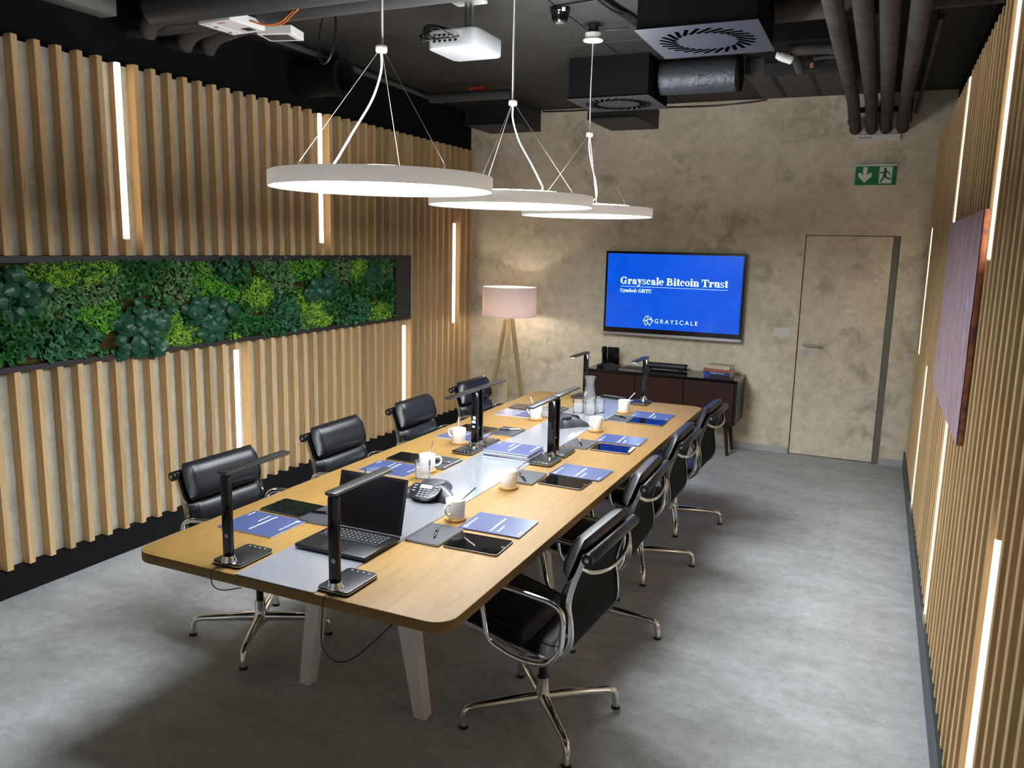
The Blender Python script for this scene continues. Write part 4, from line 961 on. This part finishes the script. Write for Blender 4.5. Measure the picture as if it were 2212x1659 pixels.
b = MB(); b.prism([(-.09, 0), (.09, 0), (.09, .02), (.03, .05), (-.09, .03)], -.085, .085, Matrix.Rotation(R(90), 4, 'X') @ Matrix.Identity(4)); b.obj('base', 'black_plastic', tp)
Mt = Matrix.Translation((0, .02, .03)) @ Matrix.Rotation(R(18), 4, 'X')
b = MB(); b.box(-.028, -.012, -.01, .085, .012, .17, .004, 2, M=Mt); b.obj('panel', 'black_plastic', tp, 40)
b = MB(); b.tube([Mt @ Vector((-.058, -.010, z)) for z in (.0, .02, .08, .145, .172)], [.025, .029, .024, .029, .025], 14); b.obj('handset', 'black_gloss', tp, 60)
b = MB(); b.lathe([(.022, 0), (.03, .003), (.03, .022), (.022, .026), (.016, .026)], 20, c=(-.085, -.095, .0)); b.obj('coiled_cord', 'black_plastic', tp, 40)
nb = MB().box(-.12, -.10, 0, .12, .10, .012, .001, 1).obj('document_folder', 'book_grey', None, loc=(-2.055, 7.42, SZ), rotz=R(-10)); tag(nb, 'thin dark document folder lying flat on the sideboard beside the telephone', 'folder')
MB().box(-.121, -.101, .0121, .121, .101, .0135).obj('cover', 'book_black', nb)
tb = thing('speaker_bar', 'grey cylindrical bar lying along the back of the sideboard', 'speaker', (-1.80, 7.58, SZ+.036))
MB().cyl((-.19, 0, 0), (.19, 0, 0), .030, n=28).obj('tube', 'dark_grey_plastic', tb, 40)
for s in (-1, 1):
    MB().cyl((s*.1902, 0, 0), (s*.215, 0, 0), .032, .028, 28).obj('end_cap', 'black_gloss', tb, 40)
    MB().box(s*.15-.015, -.025, -.0355, s*.15+.015, .025, -.026).obj('foot', 'black_plastic', tb)
bk = [('book_blue', .028, .235, .17, 'bottom book of the stack with blue and black spine', 2, 0.0), ('book_blue', .026, .245, .175, 'blue spined book with white lettering in the stack on the sideboard', -2, 0.0), ('book_orange', .022, .25, .18, 'orange covered book in the stack on the sideboard', 3, 0.0), ('book_cream', .034, .22, .15, 'cream book on top of the stack on the sideboard', -3, .01)]
z = SZ
for i, (mt, th, w, d, lab, a, dx) in enumerate(bk):
    t = thing('book', lab, 'book', (-1.265+dx, 7.44, z), R(a-6), 'books stacked on the sideboard')
    MB().box(-w/2+.003, -d/2+.003, .002, w/2-.003, d/2-.003, th-.002).obj('pages', 'paper', t)
    b = MB(); b.box(-w/2, -d/2, 0, w/2, d/2, .002); b.box(-w/2, -d/2, th-.002, w/2, d/2, th); b.box(-w/2, -d/2-.0005, 0, w/2, -d/2+.0025, th); b.obj('cover', mt, t)
    if i == 0: MB().box(-.06, -d/2-.0012, .001, w/2, -d/2-.0005, th-.001).obj('spine_band', 'book_black', t)
    if i == 1:
        b = MB(); sans('GREEK STYLE', .012, -.055, .007, b, 1.0, .13); o = b.obj('spine_title', 'print_white', t, loc=(0, -d/2-.0012, 0)); o.rotation_euler = (R(90), 0, 0)
    if i == 3:
        b = MB(); random.seed(5)
        for q in range(22):
            if q in (6, 13): continue
            rc(b, -.075+.006*q, .012, -.0715+.006*q, .012+random.choice((.007, .009, .010)))
        o = stuff(b.obj('worn_spine_print', 'book_grey', t, loc=(0, -d/2-.0012, 0))); o.rotation_euler = (R(90), 0, 0)
    z += th+.0005

# ------------------------------------------------------------------ ceiling services
def diffuser(cx, cy, w, d, label):
    t = thing('air_diffuser', label, 'air vent', (cx, cy, 2.905), 0, 'square swirl air diffusers')
    MB().box(-w/2+.012, -d/2+.012, .0045, w/2-.012, d/2-.012, ZC-2.905-.002).obj('plenum_box', 'duct_black', t)
    p = MB().box(-w/2, -d/2, 0, w/2, d/2, .004, .001, 1).obj('face_plate', 'diffuser_plate', t)
    me = None
    for k in range(26):
        a = 2*math.pi*k/26; ca_, sa_ = math.cos(a), math.sin(a)
        Mx = Matrix.Translation((ca_*w*.325, sa_*d*.325, -.0008)) @ Matrix.Rotation(a+R(38), 4, 'Z')
        if me is None: me = MB().box(-.055, -.010, -.0006, .055, .010, .0006).mesh('slot', 'slot_black')
        o = link('slot', me, p); o.matrix_local = Mx
    MB().cyl((0, 0, -.002), (0, 0, 0), .005, n=10).obj('screw', 'satin_steel', p)
diffuser(-.912, 4.357, .592, .64, 'square grey swirl air diffuser under a black box nearest the camera')
diffuser(-1.878, 5.98, .610, .578, 'square grey swirl air diffuser under a black box near the back wall')
rd = thing('round_duct', 'shiny dark round air duct running from the far diffuser box', 'air duct', (-1.566, 6.0, 3.07))
MB().cyl((0, 0, 0), (.535, 0, 0), .115, n=40).obj('sleeve', 'foil_duct', rd, 40)
MB().cyl((.5352, 0, 0), (.56, 0, 0), .1175, n=40).obj('collar', 'duct_black', rd, 40)
fd = thing('flat_duct', 'flat brown panelled duct with dark straps against the ceiling by the back wall', 'air duct', (-1.0, 6.1, 3.08))
MB().box(0, 0, 0, .66, .95, ZC-3.08-.001, .004, 1).obj('casing', 'duct_brown', fd)
for x in (.16, .42): MB().box(x, -.002, -.003, x+.035, .952, -.0002).obj('strap', 'black_matte', fd)
fc = thing('fan_coil_unit', 'black fan coil unit with pipes and white valve above the right pipes', 'air unit', (-.62, 5.35, 3.0))
MB().box(-.2, -.1, .085, .25, .65, ZC-3.0-.001).obj('casing', 'black_paint', fc)
MB().box(-.21, .45, .03, .25, .60, .084).obj('drip_tray', 'black_matte', fc)
MB().tube(spline([(.25, .05, .055), (.2, .04, .06), (.06, .02, .055), (.015, .06, .045), (.03, .16, .03), (.04, .30, .0)], 5), .032, 12).obj('insulated_pipe', 'pipe_insulation', fc, 60)
MB().tube(spline([(.25, .22, .05), (.2, .22, .05), (.12, .21, .045)], 4), .014, 10).obj('thin_pipe', 'pipe_black', fc, 60)
b = MB(); b.cyl((-.05, -.02, .02), (.015, .01, .0), .026, .026, 16); b.cyl((-.07, -.03, .026), (-.0502, -.0201, .02), .018, .024, 16); b.obj('valve_head', 'white_plastic', fc, 40)
MB().cyl((.10, .40, .03), (.10, .40, .055), .012, n=10).obj('brass_nut', 'cork', fc, 40)
for i, (x, z_, lab) in enumerate(((-.305, 2.968, 'leftmost of the four grey lagged pipes running to the back wall'), (-.178, 2.955, 'second from left of the four grey lagged pipes running to the back wall'), (-.066, 2.945, 'third from left of the four grey lagged pipes running to the back wall'), (.06, 2.935, 'rightmost of the four grey lagged pipes running to the back wall'))):
    t = thing('lagged_pipe', lab, 'pipe', (x, YB, 2.905), 0, 'grey lagged pipes above the door')
    pts = spline([(0, -.002, 0), (0, -.30, .03), (0, -.75, .085), (0, -1.25, z_-2.905+.03), (0, -2.2, z_-2.905+.015), (.0, -4.0, z_-2.905), (0, YF-YB+.02, z_-2.905)], 6)
    MB().tube(pts, .046, 18).obj('lagging', 'pipe_insulation', t, 60)
    MB().tube([(0, -1.28, z_-2.905+.03), (0, -1.272, z_-2.905+.03)], .0475, 18).obj('band', 'black_matte', t, 40)
    MB().cyl((0, -.001, 0), (0, -.02, 0), .049, n=18).obj('wall_collar', 'black_matte', t, 40)
t = thing('pipe_support', 'black steel rail with hanging rods behind the lagged pipes', 'bracket', (-.12, 7.47, 3.0))
MB().box(-.24, -.02, .0, .24, .02, .04).obj('rail', 'black_matte', t)
for x in (-.235, .237, .0): MB().cyl((x, 0, -.09), (x, 0, ZC-3.0-.001), .004, n=8).obj('rod', 'black_matte', t)
bd = tag(MB().cyl((-.62, 4.62, 3.108), (.448, 4.62, 3.108), .075, n=32).obj('cross_duct', 'pipe_insulation', None, 40), 'thick grey pipe crossing the ceiling above the right pipes', 'pipe')
tpn = thing('thin_pipe', 'thin pale pipe along the ceiling beside the right wall', 'pipe', (.16, 4.55, 3.02))
MB().tube([(0, .16, .0), (0, 1.2, 0), (-.01, 3.1, 0)], .016, 10).obj('tube', 'pipe_insulation', tpn, 60)
for y in (.6, 1.5, 2.3): MB().cyl((0, y, 0), (0, y, ZC-3.02-.001), .005, n=8).obj('hanger', 'black_matte', tpn)
# left side pipes
tag(MB().tube([(-3.60, 3.30, 3.03), (-.7, 3.30, 3.03)], .078, 28).obj('ceiling_pipe', 'pipe_black', None, 40), 'thick black pipe crossing the ceiling nearest the camera', 'pipe')
tag(MB().tube([(-3.999, 3.53, 3.03), (-1.3, 3.53, 3.03)], .058, 24).obj('ceiling_pipe', 'pipe_black', None, 40), 'thinner black pipe crossing the ceiling behind the thick one', 'pipe')
for i, (y, zz_, lab) in enumerate(((3.42, 3.03, 'leftmost grey pipe stub bending into the left wall'), (3.68, 3.02, 'middle grey pipe stub bending into the left wall'), (3.86, 3.04, 'rightmost grey pipe stub bending into the left wall'))):
    t = thing('pipe_elbow', lab, 'pipe', (-3.75, y, zz_), 0, 'pipe stubs by the left wall')
    MB().tube(spline([(.32, -.04, .03), (.16, -.01, .02), (.04, .0, .0), (-.03, .015, -.03), (-.06, .03, -.09)], 5), [.05]*17+[.046, .042, .036, .03], 16).obj('lagging', 'pipe_insulation', t, 60)
    MB().cyl((-.06, .03, -.06), (-.249, .06, -.03), .03, n=14).obj('wall_sleeve', 'pipe_black', t, 40)
t = thing('wall_duct', 'black round duct with open ring end sticking out of the left wall', 'air duct', (-3.998, 4.96, 3.01))
MB().lathe([(.125, 0), (.125, .40), (.10, .40), (.10, .06), (0, .06)], 40).obj('sleeve', 'duct_black', t, 40)
MB().lathe([(.134, .35), (.134, .405), (.098, .405), (.098, .36)], 40, closed=True).obj('end_ring', 'duct_black', t, 40)
for o in [q for q in bpy.data.objects if q.parent == t]: o.rotation_euler = (0, R(90), 0)
for (x0, x1, y0, z0, z1, lab) in ((-2.48, -2.02, 7.0, 2.967, 3.135, 'brown rectangular wall duct hanging behind the far diffuser'), (-3.775, -3.22, 7.15, 2.985, ZC-.001, 'brown rectangular wall duct in the corner above the floor lamp')):
    t = thing('wall_vent_duct', lab, 'air duct', (x0, y0, z0))
    b = MB(); w, d, h = x1-x0, YB-y0-.001, z1-z0
    b.box(0, 0, 0, w, d, .012); b.box(0, 0, h-.012, w, d, h); b.box(0, 0, .012, .012, d, h-.012); b.box(w-.012, 0, .012, w, d, h-.012); b.obj('casing', 'vent_brown', t)
    MB().box(.012, .04, .012, w-.012, .05, h-.012).obj('inner_screen', 'black_matte', t)
    if z1 < ZC-.02: MB().box(w*.3, d*.4, h+.0002, w*.7, d*.8, ZC-z0-.001).obj('hanger_box', 'black_matte', t)
tag(MB().tube([(-3.70, 6.35, 3.10), (-2.93, 6.35, 3.10)], .04, 20).obj('ceiling_pipe', 'pipe_black', None, 40), 'short black pipe under the ceiling in front of the corner duct', 'pipe')
b = MB(); b.box(-.07, -.05, -.02, .07, .05, .0); 
for i in range(9): a = random.uniform(0, 6.28); b.box(.05*math.cos(a)-.03, .03*math.sin(a)-.02, -.03-.012*random.random(), .05*math.cos(a)+.03, .03*math.sin(a)+.02, -.005, .008, 2)
tag(b.obj('fire_foam', 'orange_foam', None, 50, loc=(-3.30, 6.48, ZC-.001)), 'small patch of orange sealing foam on the ceiling', 'sealant')
tag(MB().tube([(-3.76, 3.9, 3.16), (-3.78, 5.0, 3.16), (-3.87, 6.85, 3.16)], .022, 10).obj('cable_conduit', 'duct_brown', None, 60), 'brown cable conduit along the ceiling edge above the left slats', 'conduit')
# control boxes with orange cables
def cbox(loc, rot, label, big):
    t = thing('control_box', label, 'electrical box', loc, 0); t.rotation_euler = rot
    w, d, h = (.23, .24, .05) if big else (.20, .16, .045)
    MB().box(-w/2, -d/2, 0, w/2, d/2, h, .004, 2).obj('housing', 'white_plastic', t)
    if big:
        MB().box(-.10, -.1, -.0015, -.03, .1, 0).obj('label_strip', 'paper', t); MB().box(.03, .03, -.002, .09, .08, 0).obj('display', 'dark_grey_plastic', t); MB().box(.0, -.095, -.0015, .05, -.088, 0).obj('print_line', 'orange_foam', t)
        for k, c in ((-.08, .06), (-.06, -.05)): MB().box(k-.008, c-.008, -.003, k+.008, c+.008, -.0016).obj('terminal', 'black_plastic', t)
    else: MB().box(-.08, -.06, -.002, .07, .05, 0).obj('lid', 'duct_brown', t)
    return t
cb = cbox((-3.20, 3.44, 2.942), (R(0), R(0), R(-4)), 'white control box with small display under the black ceiling pipes', True)
MB().cyl((0, 0, .0502), (0, 0, ZC-2.942-.001), .012).obj('mount_stem', 'black_matte', cb)
cb2 = cbox((-3.10, 3.70, 2.945), (0, 0, R(14)), 'small white and brown junction box beside the larger control box', False)
MB().cyl((0, 0, .0452), (0, 0, ZC-2.945-.001), .012).obj('mount_stem', 'black_matte', cb2)
for k in range(2):
    MB().tube(spline([(.115, .04-.03*k, .025), (.18, .07-.02*k, .01), (.28, .08-.02*k, .012), (.38, .06+.01*k, .05+.02*k), (.46, .10+.02*k, .12)], 5), .004, 6).obj('orange_cable', 'orange_cable', cb, 60)
tag(MB().tube([Vector((-2.66, 3.51, 3.0))+Vector((.05*math.cos(a), .03*math.sin(a)+.02, .14*math.sin(a)-.12)) for a in [R(15*k) for k in range(24)]], .006, 8, True).obj('cable_loop', 'black_plastic', None, 60), 'black cable loop hanging from the ceiling pipes', 'cable')
gp = at_x(230, 16, -3.9)
tag(MB().box(-.09, -.5, -.06, .03, 0, .06, .006, 2).obj('wall_unit', 'grey_strip', None, 40, loc=(-3.91, 3.31, 3.085)), 'grey box end high on the left wall at the picture edge', 'wall unit')
# projector
pj = thing('projector', 'white projector hanging upside down from the dark ceiling', 'projector', (-2.215, 4.185, 2.90))
MB().rrect(0, 0, .315, .335, .05, 0, .098, .012, seg=8).obj('body', 'projector_white', pj, 40)
MB().box(-.13, -.1685, .018, .07, -.1660, .085).obj('port_panel', 'baseboard_grey', pj)
b = MB()
for i in range(5): b.box(-.11+.032*i, -.1700, .03, -.092+.032*i, -.1685, .042)
for i in range(4): b.cyl((-.10+.03*i, -.1700, .065), (-.10+.03*i, -.1685, .065), .007, n=12)
stuff(b.obj('ports', 'black_matte', pj))
b = MB(); b.cyl((.0, .04, .0985), (.0, .04, .15), .02); b.box(-.022, .025, .15, -.006, .055, ZC-2.90-.012); b.box(.006, .025, .15, .022, .055, ZC-2.90-.012); b.obj('mount_arm', 'satin_steel', pj)
MB().rrect(0, .04, .19, .10, .02, ZC-2.90-.012, ZC-2.90-.001).obj('ceiling_plate', 'white_plastic', pj, 40)
b = MB()
for k in range(6):
    random.seed(k+40); q = random.uniform
    b.tube(spline([(-.10+.03*k, -.17, .05), (-.13+.02*k+q(-.03, .03), -.22-q(0, .04), .05+q(-.03, .05)), (-.17+q(-.02, .03), -.17+q(-.04, .04), .09+q(-.03, .05)), (-.10+q(-.04, .04), -.10, .125+q(-.01, .02)), (-.03, 0, .115), (-.01, .03, .16)], 5), .0035, 6)
b.obj('signal_cables', 'black_plastic', pj, 60)
sd = thing('smoke_detector', 'black round smoke detector on the ceiling with white label', 'smoke detector', (-1.79, 4.525, ZC))
MB().lathe([(0, -.001), (.056, -.001), (.058, -.022), (.05, -.030), (.047, -.058), (.04, -.075), (0, -.075)], 32).obj('housing', 'black_gloss', sd, 40)
MB().lathe([(0, -.0752), (.026, -.0752), (.024, -.081), (0, -.081)], 24).obj('sensor', 'satin_steel', sd, 40)
MB().box(.03, -.052, -.032, .05, -.047, -.012).obj('label_tag', 'white_plastic', sd)
cbn = thing('cable_bundle', 'bundle of black cables running along the ceiling beside the near diffuser', 'cable', (-1.52, 4.2, ZC))
for k in range(5):
    MB().tube(spline([(-.03+.012*k, -1.2, -.012-.006*(k % 2)), (.0+.011*k, .2, -.02-.008*(k % 3)), (.03+.013*k, .55, -.014), (.06+.010*k, .95, -.022-.008*(k % 2)), (.07+.012*k, 1.28, -.012)], 6), .006, 6).obj('cable', 'black_plastic', cbn, 60)
tag(MB().tube(spline([(-1.79, 4.47, 3.183), (-1.68, 4.44, 3.182), (-1.53, 4.42, 3.182)], 4), .005, 6).obj('detector_cable', 'black_plastic', None, 60), 'thin black cable from the smoke detector to the cable bundle', 'cable')
tag(MB().tube(spline([(-1.66, 4.91, 3.15), (-1.58, 4.93, 3.155), (-1.52, 4.96, 3.165)], 4), .004, 6).obj('lamp_feed_cable', 'dark_grey_plastic', None, 60), 'thin cable from the far pendant rose to the cable bundle', 'cable')
tag(MB().tube(spline([(-3.2, YB-.012, 3.175), (-2.9, YB-.012, 3.168), (-2.5, YB-.012, 3.172), (-1.6, YB-.012, 3.15), (-1.2, YB-.012, 3.165), (-1.05, YB-.02, 3.178)], 6), .007, 6).obj('wall_cable', 'black_plastic', None, 60), 'black cable running along the top of the back wall', 'cable')
